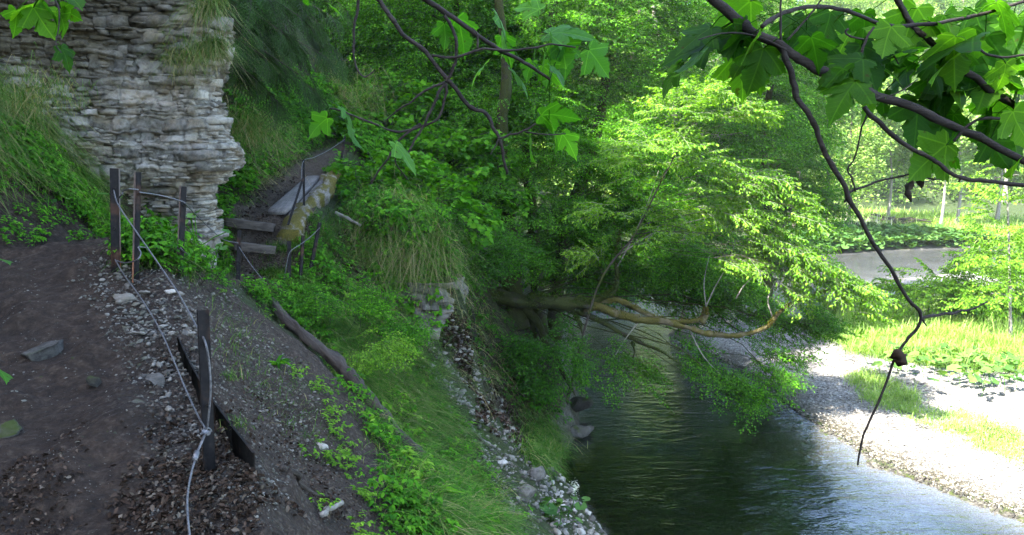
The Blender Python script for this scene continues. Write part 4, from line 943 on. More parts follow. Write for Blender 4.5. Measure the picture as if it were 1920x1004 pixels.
# ------------------------------------------------------------------ ground cover on the banks
def tufted(name, poly, ncl, nb, L, W, mat, rad=.07, dn=-.35, jit=.06, ymax=80, droop=.8, lean=.5, dk=.5, label=None, thr=None):
    c = sample_poly(poly, ncl, jit, ymax)
    if thr is not None: c = c[fbm(c[:, 0]*1.3, c[:, 1]*1.3, 0, 3, 88) > thr]
    c = off_log(c, .13)
    if not len(c): return None
    sz = rng.uniform(.5, 1.4, len(c)); k = rng.poisson(nb*sz); p = np.repeat(c, k, 0); s_ = np.repeat(sz, k); off = rng.normal(0, 1, (len(p), 2))*rad*s_[:, None]; p[:, :2] += off; p[:, 2] = terr(p[:, 0], p[:, 1], False)+.0
    a = np.arctan2(off[:, 1]+math.sin(dn)*rad*dk*2, off[:, 0]+math.cos(dn)*rad*dk*2)
    return stuff(grass(name, p, L*s_*rng.choice([.5, .8, 1, 1.35], len(p)), W, mat, a, droop, lean, .5), label)
def stuff(o, label=None): return tag(o, label, kind='stuff') if o is not None else None
down = -0.35                                                       # downhill azimuth of the near bank (towards +x and a little to the camera)
SLOPE = [(455, 540), (520, 490), (620, 440), (660, 500), (760, 560), (830, 620), (830, 740), (900, 860), (960, 960), (960, 1010), (730, 1010), (740, 900), (680, 790), (600, 670), (500, 590)]
tufted('slope_grass', SLOPE, 800, 26, .24, .0065, M_GRASS, .06, thr=-.35)
tufted('dry_slope_grass', SLOPE, 110, 26, .24, .006, M_GRASS_DRY, .06)
tufted('fine_grass', [(560, 560), (700, 560), (790, 660), (820, 760), (780, 850), (700, 760), (620, 680)], 520, 34, .36, .006, M_GRASS, .07, droop=.95)
tufted('fine_grass', [(640, 600), (760, 640), (820, 760), (780, 850), (700, 760)], 90, 30, .32, .006, M_GRASS_DRY, .06, droop=.95)
tufted('fine_grass', [(770, 740), (840, 780), (900, 880), (960, 990), (800, 1000), (720, 860)], 260, 26, .26, .007, M_GRASS, .07)
p = sample_poly([(480, 500), (560, 430), (620, 400), (700, 480), (560, 560)], 7000, .05); stuff(grass('slope_grass', p, .24, .006, M_GRASS, down, .7, .4, .9))
p = sample_poly(SLOPE, 1300, .1); p = p[fbm(p[:, 0]*1.6, p[:, 1]*1.6, 5, 3, 71) > .05]; herbs('herb_cover', p, .62, M_LEAF)
p = sample_poly([(380, 520), (500, 560), (600, 700), (660, 850), (700, 1000), (620, 1004), (560, 800), (480, 640)], 260, .1); p = p[fbm(p[:, 0]*2.5, p[:, 1]*2.5, 2, 3, 71) > .2]; herbs('herb_cover', p, .42, M_LEAF_Y)
p = sample_poly([(560, 560), (700, 560), (800, 680), (840, 800), (900, 900), (940, 1000), (760, 1000), (700, 800), (600, 660)], 420, .1); p = p[fbm(p[:, 0]*2.5, p[:, 1]*2.5, 7, 3, 71) > .1]; herbs('tall_herbs', p, .8, M_LEAF)
p = sample_poly([(600, 600), (700, 580), (800, 700), (860, 860), (800, 980), (700, 860)], 50, .1); herbs('tall_herbs', p, .95, M_LEAF_Y)
p = sample_poly([(-60, 300), (60, 300), (180, 450), (150, 470), (-60, 460)], 120, .06, 12); herbs('bank_herbs', p, .5, M_LEAF)
p = sample_poly([(455, 520), (600, 430), (640, 540), (560, 620), (500, 600)], 420, .08); herbs('herb_cover', p, .7, M_LEAF)
p = sample_poly([(400, 530), (560, 700), (640, 850), (560, 860), (400, 660)], 700, .1); stuff(grass('sparse_grass', p, .16, .004, M_GRASS, down, .6, .4, 1.2))
# left bank above the path
LB = [(-80, 150), (60, 180), (150, 300), (240, 440), (225, 480), (180, 440), (110, 350), (40, 300), (-80, 270)]
tufted('bank_grass', LB, 420, 34, .30, .0055, M_GRASS, .07, dn=-.9, jit=.08, ymax=12, droop=1.1, dk=1.2)
tufted('dry_bank_grass', [(-80, 120), (60, 160), (120, 260), (-80, 320)], 110, 34, .28, .005, M_GRASS_DRY, .07, dn=-.9, jit=.1, ymax=12, droop=1.3, dk=1.5)
p = sample_poly([(-40, 260), (60, 290), (190, 420), (230, 460), (160, 430), (60, 320)], 420, .08, 12); herbs('bank_herbs', p, .9, M_LEAF)
p = sample_poly([(-80, -10), (420, -10), (420, 60), (-80, 160)], 1500, .2, 16); stuff(grass('cliff_top_grass', p, .25, .006, M_GRASS_DRY, -1.0, 1.2, .4, .6))
# foot of the cliff and hill beyond it
p = sample_poly([(235, 470), (300, 430), (420, 370), (440, 440), (440, 530), (340, 520), (240, 500)], 600, .08, 14); herbs('cliff_foot_herbs', p, .9, M_LEAF)
p = sample_poly([(235, 470), (300, 430), (430, 380), (440, 530), (340, 520), (240, 500)], 5000, .06, 14); stuff(grass('cliff_foot_grass', p, .25, .006, M_GRASS, -.8, .7, .4, .9))
HILL = [(420, 390), (430, 100), (560, 60), (640, 60), (700, 200), (650, 270), (580, 290), (500, 320), (440, 380)]
tufted('hill_grass', HILL, 330, 26, .30, .009, M_GRASS, .1, dn=-.9, jit=.15, ymax=26, droop=1.1, dk=1.2)
tufted('dry_hill_grass', [(430, 200), (520, 200), (530, 320), (440, 350)], 130, 30, .34, .008, M_GRASS_DRY, .1, dn=-.9, jit=.12, ymax=24, droop=1.3, dk=1.3)
p = sample_poly([(600, 90), (690, 160), (700, 260), (640, 250)], 3000, .15, 30); stuff(grass('dry_hill_grass', p, .5, .010, M_GRASS_DRY, -.6, 1.3, .4, .4))
p = sample_poly([(430, 390), (470, 330), (560, 270), (650, 240), (700, 250), (600, 150), (500, 200), (430, 250)], 1300, .15, 26); herbs('hill_herbs', p, 1.3, M_LEAF)
p = sample_poly([(640, 330), (720, 340), (880, 460), (860, 520), (740, 480), (640, 400)], 1100, .15, 26); herbs('hill_herbs', p, 1.2, M_LEAF)
p = sample_poly([(625, 330), (700, 330), (880, 480), (860, 520), (640, 420)], 5000, .1, 26); stuff(grass('hill_grass', p, .35, .008, M_GRASS, -.8, .9, .4, .6))
p = sample_poly([(640, 250), (720, 255), (820, 280), (820, 330), (740, 330), (660, 290)], 420, .2, 34); herbs('hill_herbs', p, 1.7, M_LEAF)
# hanging tussocks: each countable bundle a plant
def tussock(px, py, Y, n, L, label, rad=.28, mat=None, az=-1.2, mat2=None, dz=.75):
    c = P3(px, py, Y); root = empty('grass_tussock', c.tolist()); tag(root, label, 'grass tussock', 'hanging grass tussocks')
    q = rng.normal(0, 1, (n, 3))*[rad, rad*.5, rad*dz]
    L *= rng.choice([.35, .55, .8, 1.0], n); q = q*(.6+.4*rng.random((n, 1))); q[:, 0] += .25*rad*np.sign(q[:, 0])*rng.random(n); a = grass('green_blades', q[:n//2], L[:n//2], .0045, M_GRASS, az, 1.2, .3, .9, parent=root, nseg=5); b_ = grass('dry_blades', q[n//2:]-[0, .03, .04], L[n//2:]*1.15, .0045, mat or M_GRASS_DRY, az, 1.5, .15, .9, parent=root, nseg=5); return root
for k, (px, py, Y, n, L, rad, lb) in enumerate([
    (690, 430, 13.3, 1500, .62, .30, 'hanging grass tussock closest to the mossy log, half in shadow'), (745, 420, 13.3, 1700, .7, .33, 'broad green topped tussock in the middle of the hanging grass ledge'),
    (800, 460, 13.0, 1800, .72, .30, 'pale straw coloured tussock at the outer corner of the grass ledge'), (765, 490, 12.8, 1400, .55, .28, 'straw coloured tussock hanging right above the small rock face'),
    (700, 480, 12.9, 1300, .55, .3, 'lower grass tussock over the dark hollow of the ledge'), (828, 500, 13.0, 1000, .5, .16, 'outermost small tussock drooping beside the dark gully'),
    (735, 385, 13.8, 1200, .6, .35, 'upper green tussock on top of the ledge under the bushes'),
    (392, 20, 10.25, 900, .6, .10, 'long tussock streaming down the corner of the cliff at the very top'), (402, 90, 10.25, 1100, .5, .10, 'second brown tussock on the cliff corner below the long one'),
    (350, 105, 10.05, 700, .4, .16, 'short brown tussock on the upper cliff face'), (30, 190, 8.6, 900, .5, .3, 'pale drooping tussock on the bank above the path at the frame edge'),
    (95, 170, 9.0, 700, .4, .22, 'grass tussock where the bank meets the dark side of the cliff'), (455, 235, 12.6, 1100, .6, .22, 'dry tussock just behind the corner of the cliff'),
    (500, 250, 14.0, 1000, .6, .28, 'dry tussock above the path bend behind the cliff'), (660, 170, 20.0, 1100, .9, .5, 'yellowed tussock on the steep spur high above the path end')]):
    tussock(px, py, Y, int(n*.75), L, lb, rad)
n = 150; p = np.stack([P3(rng.uniform(650, 850), rng.uniform(400, 540), rng.uniform(12.7, 13.4)) for _ in range(n)]); herbs('ledge_herbs', p, 1.0, M_LEAF)
# leaf litter
def curl_leaf(seed):
    r = np.random.default_rng(seed); V, F = leaf6(1, .6, r.uniform(.1, .3), r.uniform(-.3, .3)); return V-[.5, 0, 0], F
CL = [curl_leaf(k) for k in range(6)]
def litter(name, poly, n, s0, s1, mat=None, jit=.05):
    p = sample_poly(poly, int(n*1.5), jit, 30); p = p[fbm(p[:, 0]*2.2, p[:, 1]*2.2, 0, 3, 44) > -.2]; n = len(p); rot = rotm(rng.normal(0, .5, n), rng.normal(0, .5, n), rng.uniform(0, 6.28, n)); p[:, 2] += .012
    return stuff(scatter(name, CL, p, rot, rng.uniform(s0, s1, n)*np.clip(proj(p)[2]/9, .8, 2.2), mat or M_LITTER))
litter('leaf_litter', [(260, 640), (400, 780), (480, 900), (640, 940), (640, 1010), (210, 1010), (240, 880), (290, 800), (250, 720)], 1700, .022, .05)
litter('leaf_litter', [(-60, 780), (140, 780), (120, 1010), (-60, 1010)], 700, .02, .04)
litter('leaf_litter', [(480, 700), (620, 860), (680, 1004), (560, 1000), (430, 800)], 500, .02, .04)
litter('leaf_litter', [(820, 600), (900, 620), (960, 700), (1030, 860), (990, 850), (900, 800)], 2600, .04, .07)
litter('leaf_litter', [(430, 430), (480, 330), (600, 280), (560, 330), (500, 420), (530, 530), (440, 530)], 450, .025, .05)
litter('leaf_litter', [(640, 400), (680, 430), (680, 520), (600, 540), (640, 450)], 700, .04, .06)

# recess bank: moss curtains, dangling roots and grass
tufted('recess_grass', [(900, 560), (960, 600), (1040, 720), (1050, 860), (1010, 860), (940, 720)], 60, 26, .35, .008, M_GRASS, .1, dn=-.6, jit=.1, ymax=24, droop=1.3, dk=1.3)
tufted('recess_grass', [(850, 560), (940, 600), (1000, 700), (1000, 820), (930, 760), (860, 640)], 36, 26, .32, .008, M_GRASS_DRY, .1, dn=-.6, jit=.1, ymax=24, droop=1.3, dk=1.3)
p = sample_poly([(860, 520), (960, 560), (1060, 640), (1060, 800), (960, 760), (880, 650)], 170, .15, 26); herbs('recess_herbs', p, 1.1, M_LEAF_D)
p = sample_poly([(985, 800), (1040, 790), (1050, 880), (1000, 880), (975, 850)], 2500, .08, 24); stuff(grass('waterside_grass', p, .35, .009, M_GRASS, -.9, .9, .3, .8))

# ------------------------------------------------------------------ trees of the bank
def Bb(px, py, Y, rad, n): return (P3(px, py, Y), rad, n)
def PX(*pts): return [P3(a, b, c) for a, b, c in pts]
def on_ground(px, py, Y): p = P3(px, py, Y); p[2] = ground(p[0], p[1])-.1; return p
M_MOSS_G = mat_leaf('golden_moss', [(0, (.04, .05, .006)), (.6, (.09, .085, .012)), (1, (.17, .14, .03))], .15)
def mossy(part, P, r0, r1, n, m):
    """a pelt of small moss scales on a limb, thickest on its upper side"""
    s = rng.uniform(0, len(P)-1.01, n); i = s.astype(int); f = (s-i)[:, None]; c = P[i]*(1-f)+P[i+1]*f; T = P[i+1]-P[i]; T /= np.linalg.norm(T, axis=1)[:, None]
    a = rng.normal(0, 1.1, n); N = np.cross(T, [0, 0, 1.0]); N /= np.linalg.norm(N, axis=1)[:, None]; U = np.cross(N, T); rad = (r0+(r1-r0)*s/len(P))*(1+.5*vnoise(c[:, 0]*5, c[:, 1]*5, c[:, 2]*5, 8)); ok = fbm(c[:, 0]*2, c[:, 1]*2, c[:, 2]*2, 2, 12) > -.35
    o = N*np.sin(a)[:, None]+U*np.cos(a)[:, None]; q = c+o*rad[:, None]*.96; d = o*.7+rng.normal(0, .5, (n, 3))+[0, 0, -.25]
    scatter('moss', [leaf2(1, .5), leaf2(1, .7)], q[ok], dirrot(d[ok], rng.uniform(0, 6, ok.sum())), rng.uniform(.02, .05, ok.sum()), m, False, part)
def limbs_mossy(root, o3):
    b = MB()
    A = smooth_path(PX((905, 556, 20.2), (945, 560, 20), (990, 566, 19.9), (1040, 568, 19.7), (1080, 570, 19.6), (1112, 571, 19.5)), 5)-o3
    b.tube(A, np.linspace(.20, .15, len(A)), 14, True, .5); oo = b.build('mossy_limb', M_MOSSBARK, root); mossy(oo, A, .2, .15, 5000, M_MOSS)
    for nm, pts, r0, r1, m in [
        ('golden_limb', [(1095, 574, 19.6), (1125, 577, 19.5), (1160, 590, 19.4), (1205, 600, 19.3), (1245, 603, 19.2), (1290, 615, 19.1), (1330, 627, 19), (1375, 629, 19), (1405, 626, 19), (1440, 612, 18.9), (1458, 590, 18.8), (1480, 572, 18.7), (1530, 552, 18.6), (1560, 545, 18.5)], .115, .012, M_GOLDBARK),
        ('golden_limb', [(1090, 568, 19.7), (1135, 563, 19.7), (1170, 567, 19.6), (1215, 590, 19.5), (1250, 602, 19.4), (1290, 603, 19.4), (1322, 600, 19.4)], .08, .055, M_GOLDBARK),
        ('upright_stub', [(1100, 570, 19.6), (1130, 558, 19.6), (1152, 545, 19.6), (1157, 520, 19.7), (1156, 470, 19.8), (1165, 430, 19.9)], .09, .02, M_MOSSBARK),
        ('moss_ball_stub', [(1312, 604, 19.4), (1322, 592, 19.4), (1324, 576, 19.4)], .10, .03, M_GOLDBARK),
        ('dipping_limb', [(1080, 582, 19.7), (1120, 600, 19.6), (1165, 625, 19.4), (1205, 645, 19.3), (1240, 660, 19.2), (1275, 683, 19.0)], .075, .012, M_MOSSBARK),
        ('hanging_stub', [(1072, 583, 19.7), (1083, 600, 19.6), (1093, 628, 19.6)], .045, .022, M_MOSSBARK),
        ('dipping_limb', [(1185, 640, 19.4), (1190, 660, 19.4), (1186, 672, 19.4)], .03, .015, M_MOSSBARK)]:
        P = smooth_path(PX(*pts), 4)-o3; b = MB(); b.tube(P, np.linspace(r0, r1, len(P)), 10, True, .55); oo = b.build(nm, m, root); mossy(oo, P, r0, r1, 2600 if r0 > .08 else 900, M_MOSS_G if m is M_GOLDBARK else M_MOSS)
    for pts in [[(1450, 600, 18.9), (1440, 560, 18.9), (1460, 520, 18.9), (1480, 480, 18.9)], [(1322, 578, 19.4), (1340, 540, 19.3), (1362, 500, 19.2), (1380, 450, 19.1)], [(1324, 578, 19.4), (1320, 530, 19.3), (1330, 480, 19.3)], [(1380, 560, 19), (1400, 530, 18.9), (1440, 500, 18.9)],
                [(1158, 500, 19.7), (1185, 450, 19.6), (1215, 380, 19.5), (1235, 320, 19.4)], [(1160, 480, 19.7), (1220, 440, 19.4), (1300, 415, 19.2), (1370, 400, 19.1)], [(1200, 600, 19.3), (1170, 640, 19.3), (1140, 690, 19.2)], [(1290, 612, 19.1), (1320, 670, 19), (1370, 720, 18.9)]]:
        P = smooth_path(PX(*pts), 4)-o3; b = MB(); b.tube(P, np.linspace(.018, .006, len(P)), 6, True, .2); b.build('shoot', M_PALEBARK, root)
    # root buttresses
    b = MB()
    for (x, y) in [(900, 600), (930, 630), (1010, 610), (1045, 640), (880, 560), (1075, 600)]:
        q = P3(x, y, 20.6 if x < 1000 else 21); q[2] = ground(q[0], q[1]); limb(b, np.array([0, 0, .8]), q-o3, .16, .05, .25, 9, .08, 8)
    b.build('roots', M_MOSSBARK, root)
tb = on_ground(968, 560, 20.6)
tree('mossy_tree', 'old moss covered tree whose golden limb reaches out over the river', tb, [tb]+PX((958, 470, 20.6), (952, 380, 20.7), (940, 260, 20.8), (950, 120, 20.8), (930, -60, 21), (940, -380, 21)), .24,
     [Bb(1140, 680, 19.3, (.9, .7, .2), 18), Bb(1060, 700, 19.0, (.5, .5, .4), 12), Bb(1190, 715, 19.2, (.7, .6, .15), 14), Bb(1190, 520, 20.8, (1.3, .8, .4), 60), Bb(1080, 520, 21.4, (1.2, .8, .5), 70), Bb(1300, 540, 21.4, (1.3, .8, .4), 70), Bb(960, 500, 20.2, (.9, .7, .4), 40), Bb(1150, 280, 21.4, (1.4, 1.1, .7), 90), Bb(1220, 390, 21, (1.3, 1, .6), 90), Bb(960, 200, 21.4, (1.4, 1, .7), 90), Bb(1330, 690, 19, (.8, .6, .14), 28), Bb(1260, 655, 19.4, (.8, .6, .12), 16),
      Bb(1390, 725, 18.8, (.6, .5, .12), 24), Bb(1440, 690, 19.0, (.6, .5, .14), 20), Bb(1290, 590, 20.6, (1.0, .5, .15), 20), Bb(1450, 640, 19.6, (.8, .6, .2), 30), Bb(1510, 600, 19.8, (.6, .6, .3), 50), Bb(1360, 550, 20.8, (1.3, .8, .4), 90), Bb(1400, 590, 20.6, (1.0, .8, .3), 60),
      Bb(1230, 500, 20.5, (1.3, 1, .5), 110), Bb(1100, 460, 20.6, (1.2, 1, .6), 90), Bb(1010, 400, 20.5, (1.3, 1, .6), 90), Bb(1040, 300, 21, (1.5, 1.2, .7), 110), Bb(900, 330, 20.5, (1.3, 1, .6), 90), Bb(1150, 380, 21, (1.3, 1, .6), 100), Bb(880, 430, 19.5, (1.0, .8, .5), 70)],
     M_LEAF, 'beech', M_MOSSBARK, None, 'tree', 1, .3, 1.0, limbs_mossy, -.35, .35, None, .3)
# young sunlit tree in front of it: large pale drooping leaves
yb_ = on_ground(1062, 640, 19.3)
tree('young_elm', 'slender young tree with bright yellow green leaves lit by the sun above the river', yb_, [yb_]+PX((1120, 540, 19), (1190, 440, 18.8), (1240, 340, 18.7), (1300, 230, 18.6)), .03,
     [Bb(a, b, Y, r, n) for a, b, Y, r, n in [(1330, 200, 18.6, (.75, .6, .16), 46), (1385, 225, 18.5, (.45, .5, .14), 26), (1270, 240, 18.6, (.5, .5, .16), 26), (1210, 285, 18.7, (.5, .5, .16), 26), (1190, 330, 18.7, (.35, .4, .14), 14), (1260, 300, 18.7, (.5, .5, .16), 24),
      (1330, 330, 18.8, (.7, .6, .2), 34), (1410, 350, 18.5, (.6, .5, .18), 36), (1470, 385, 18.4, (.55, .5, .16), 34), (1380, 400, 18.7, (.7, .6, .2), 36), (1300, 400, 19, (.7, .6, .2), 30), (1440, 450, 18.5, (.8, .6, .22), 50), (1510, 480, 18.4, (.7, .6, .2), 46), (1380, 490, 18.8, (.7, .6, .2), 34),
      (1560, 515, 18.3, (.55, .5, .18), 34), (1600, 560, 18.2, (.4, .4, .16), 16), (1480, 540, 18.6, (.6, .6, .2), 30), (1240, 430, 19.2, (.6, .6, .2), 24), (1120, 500, 19.2, (.5, .5, .25), 18), (1150, 410, 19, (.5, .5, .2), 16)]],
     M_LEAF_Y, 'young', M_BARK, None, 'young tree', 1, .18, 1.0, None, -.9, .4, M_PALEBARK, .35)
G_FOREST = 'broadleaf trees of the shaded bank'
def forest_tree(px, py, Y, tops, r0, blobs, label, ml=None, scl=1.25, bark=None, thr=-.3, kind='beech', sub=4):
    base = on_ground(px, py, Y); T = [base]+[P3(a, b, Y+d) for a, b, d in tops]
    return tree('broadleaf_tree', label, base, T, r0, [Bb(*q) for q in blobs], ml or M_LEAF, kind, bark or M_MOSSBARK, G_FOREST, 'tree', sub, .3, scl, None, thr)
forest_tree(1035, 540, 25, [(1062, 430, 0), (1105, 300, 0), (1132, 180, 0), (1143, 60, 0), (1152, -80, 0), (1150, -420, 0)], .22,
    [(1180, 130, 24.5, (1.8, 1.4, .9), 120), (1080, 150, 25, (1.8, 1.4, .9), 120), (1240, 60, 25, (1.8, 1.4, .8), 110), (1140, 10, 25, (2.2, 1.6, .9), 130), (1190, -130, 25, (2.6, 2, 1.4), 150), (1060, -250, 25, (2.6, 2, 1.5), 150), (1280, -260, 25, (2.4, 2, 1.4), 130), (1180, -420, 25, (2.6, 2.2, 1.5), 130), (1180, 300, 25, (1.6, 1.2, .7), 90)],
    'mossy trunk with side branch rising behind the river trees, tallest at the top', M_LEAF)
forest_tree(1010, 540, 23.4, [(1000, 430, 0), (988, 300, 0), (1000, 180, 0), (1030, 60, 0), (1048, -60, 0), (1060, -300, 0)], .2,
    [(960, 60, 23.5, (1.7, 1.4, .8), 120), (1060, 60, 23, (1.5, 1.2, .7), 90), (900, 160, 23.2, (1.6, 1.3, .7), 110), (1000, 210, 23.2, (1.5, 1.2, .7), 90), (980, -120, 23.5, (2.4, 1.8, 1.2), 120), (850, -200, 23.5, (2.2, 1.8, 1.2), 110)],
    'dark trunk standing close behind the old mossy tree')
forest_tree(1290, 560, 31, [(1280, 400, 0), (1262, 200, 0), (1228, 40, 0), (1215, -120, 0)], .16,
    [(1320, 120, 30, (2.2, 1.6, 1.0), 150), (1400, 60, 31, (2.2, 1.6, 1.0), 130), (1300, 10, 31, (2.4, 1.6, 1.0), 130), (1240, 220, 30, (2, 1.5, 1.0), 120), (1380, 250, 30, (2.0, 1.5, 1.2), 140), (1330, 350, 30, (2.0, 1.5, 1.0), 110), (1440, 180, 31.5, (1.9, 1.5, 1.3), 130), (1350, -140, 31, (3, 2, 1.6), 120), (1290, 460, 30, (1.8, 1.4, .8), 80)],
    'pale stemmed tree between the mossy trees and the open river', M_LEAF, 1.5, M_PALEBARK)
forest_tree(1440, 560, 31.3, [(1440, 380, 0), (1430, 250, 0), (1450, 120, 0), (1440, -60, 0)], .2,
    [(1470, 300, 35, (2.2, 1.8, 1.2), 150), (1440, 400, 35, (2.4, 1.6, 1.0), 140), (1420, 190, 36, (2.2, 1.8, 1.4), 120), (1500, 230, 36, (1.6, 1.6, 1.5), 90), (1480, 110, 36, (2, 1.8, 1.6), 90), (1510, 380, 35.5, (1.6, 1.6, .9), 80)],
    'green tree leaning over the upstream bend of the river', M_LEAF, 1.7)
forest_tree(850, 420, 24, [(850, 300, 0), (846, 150, 0), (856, 0, 0), (850, -250, 0)], .15,
    [(920, 110, 23.5, (1.5, 1.2, .8), 110), (700, 240, 23, (1.2, 1, .6), 80), (820, 100, 24, (1.8, 1.4, .8), 120), (880, 40, 24, (1.8, 1.4, .8), 110), (760, 160, 23.4, (1.5, 1.2, .7), 100), (840, 220, 23, (1.7, 1.2, .7), 110), (920, 240, 23, (1.5, 1.2, .7), 90), (780, 20, 24, (1.8, 1.4, .9), 110), (800, -160, 24, (2.4, 1.8, 1.2), 110)],
    'thin trunked tree in the middle of the shaded bank wood', M_LEAF)
forest_tree(735, 330, 28, [(738, 200, 0), (752, 80, 0), (750, -80, 0), (756, -260, 0)], .2,
    [(720, 60, 27, (2, 1.5, 1), 130), (700, 160, 26.5, (1.6, 1.3, .8), 100), (780, 230, 27, (1.8, 1.5, .8), 110), (650, -20, 27, (2, 1.5, 1), 100), (740, -60, 28, (2.4, 1.8, 1.2), 110), (820, 300, 27, (1.8, 1.4, .8), 90)],
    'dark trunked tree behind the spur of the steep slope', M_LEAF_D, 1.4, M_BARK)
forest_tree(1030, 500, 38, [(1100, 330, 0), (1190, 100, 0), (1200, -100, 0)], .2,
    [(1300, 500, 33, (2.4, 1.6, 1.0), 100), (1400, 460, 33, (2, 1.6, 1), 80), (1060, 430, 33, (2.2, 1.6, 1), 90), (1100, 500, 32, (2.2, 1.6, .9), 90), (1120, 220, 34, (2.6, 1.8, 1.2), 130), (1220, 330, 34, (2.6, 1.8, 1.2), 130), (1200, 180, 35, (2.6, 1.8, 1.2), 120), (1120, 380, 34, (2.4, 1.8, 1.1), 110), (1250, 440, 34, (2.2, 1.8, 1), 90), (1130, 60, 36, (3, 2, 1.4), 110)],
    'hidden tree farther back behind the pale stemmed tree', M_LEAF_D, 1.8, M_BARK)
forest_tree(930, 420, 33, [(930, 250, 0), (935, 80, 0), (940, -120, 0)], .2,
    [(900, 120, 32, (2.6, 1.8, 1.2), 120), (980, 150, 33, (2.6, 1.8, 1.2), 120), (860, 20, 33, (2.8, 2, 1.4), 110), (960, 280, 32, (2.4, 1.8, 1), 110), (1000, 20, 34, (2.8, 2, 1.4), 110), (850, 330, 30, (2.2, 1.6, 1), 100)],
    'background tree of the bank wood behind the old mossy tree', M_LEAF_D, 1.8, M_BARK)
forest_tree(660, 200, 38, [(668, 60, 0), (672, -80, 0)], .2,
    [(700, 20, 37, (3, 2, 1.6), 130), (640, -40, 37, (3, 2, 1.6), 120), (770, 80, 37, (2.8, 2, 1.4), 120), (720, 130, 36, (2.4, 1.8, 1.1), 100)],
    'uppermost broadleaf tree above the spur of the slope', M_LEAF, 2.0, M_BARK)
# hazel and maple bushes on the bank below the path
G_BUSH = 'bushes on the shaded bank'
def bush(px, py, Y, blobs, label, ml, kind='maple', scl=1.0, nst=5):
    base = on_ground(px, py, Y); root = empty('hazel_bush' if kind != 'maple' else 'maple_bush', base.tolist()); tag(root, label, 'bush', G_BUSH)
    acc = Acc(); lb = MB()
    for q in blobs:
        c, rad, n = Bb(*q); c = c-base
        for _ in range(2):
            v = rng.normal(size=3); v /= np.linalg.norm(v); limb(lb, np.array([random.uniform(-.1, .1), random.uniform(-.1, .1), 0]), c+v*np.asarray(rad)*.5, .013*scl*scl, .004*scl, .15, 9, .06, 5)
        blob(acc, c, rad, n, kind, np.array([0, 0, c[2]*.6]), scl, .25, False, -.5, random.randint(0, 50))
    lb.build('stems', M_TWIG, root); acc.build(root, ml, M_TWIG)
bush(700, 420, 15, [(680, 330, 15.2, (.6, .5, .3), 40), (740, 310, 15.6, (.6, .6, .3), 44), (720, 370, 14.8, (.5, .5, .25), 40)], 'maple bush right behind the hanging grass ledge', M_LEAF, scl=.9)
bush(800, 440, 16, [(790, 370, 16, (.7, .6, .35), 60), (850, 400, 16, (.7, .6, .35), 56), (820, 330, 17, (.8, .7, .35), 60)], 'dense maple bush at the outer end of the grass ledge', M_LEAF, scl=.9)
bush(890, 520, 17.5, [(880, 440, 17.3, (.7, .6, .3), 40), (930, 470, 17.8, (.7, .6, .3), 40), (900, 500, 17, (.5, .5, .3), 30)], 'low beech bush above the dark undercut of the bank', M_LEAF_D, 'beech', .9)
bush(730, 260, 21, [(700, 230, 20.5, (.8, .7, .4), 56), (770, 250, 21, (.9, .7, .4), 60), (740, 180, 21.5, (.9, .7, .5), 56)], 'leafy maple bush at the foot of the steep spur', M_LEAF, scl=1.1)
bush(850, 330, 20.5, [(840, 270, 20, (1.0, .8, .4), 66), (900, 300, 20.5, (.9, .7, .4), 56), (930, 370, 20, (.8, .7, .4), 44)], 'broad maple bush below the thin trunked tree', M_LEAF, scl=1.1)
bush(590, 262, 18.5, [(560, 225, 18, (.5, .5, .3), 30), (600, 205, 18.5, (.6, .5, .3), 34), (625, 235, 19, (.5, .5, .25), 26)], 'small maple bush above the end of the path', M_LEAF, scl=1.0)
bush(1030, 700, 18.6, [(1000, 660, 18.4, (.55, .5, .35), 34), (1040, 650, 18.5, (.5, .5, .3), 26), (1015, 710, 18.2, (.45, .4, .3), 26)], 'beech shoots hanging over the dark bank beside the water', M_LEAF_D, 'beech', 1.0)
bush(640, 560, 10.5, [(600, 560, 10.3, (.35, .3, .16), 22), (680, 560, 10.4, (.4, .3, .16), 26), (560, 590, 10, (.3, .3, .14), 18), (740, 610, 10.4, (.35, .3, .14), 22)], 'wispy light green shrub in the grass below the ledge', M_LEAF, 'beech', .55)
bush(660, 720, 9.2, [(640, 660, 9, (.35, .3, .14), 18), (710, 650, 9.2, (.35, .3, .14), 20), (600, 700, 8.8, (.3, .25, .12), 14)], 'low wispy shrub growing beside the rotten log', M_LEAF_Y, 'beech', .5)
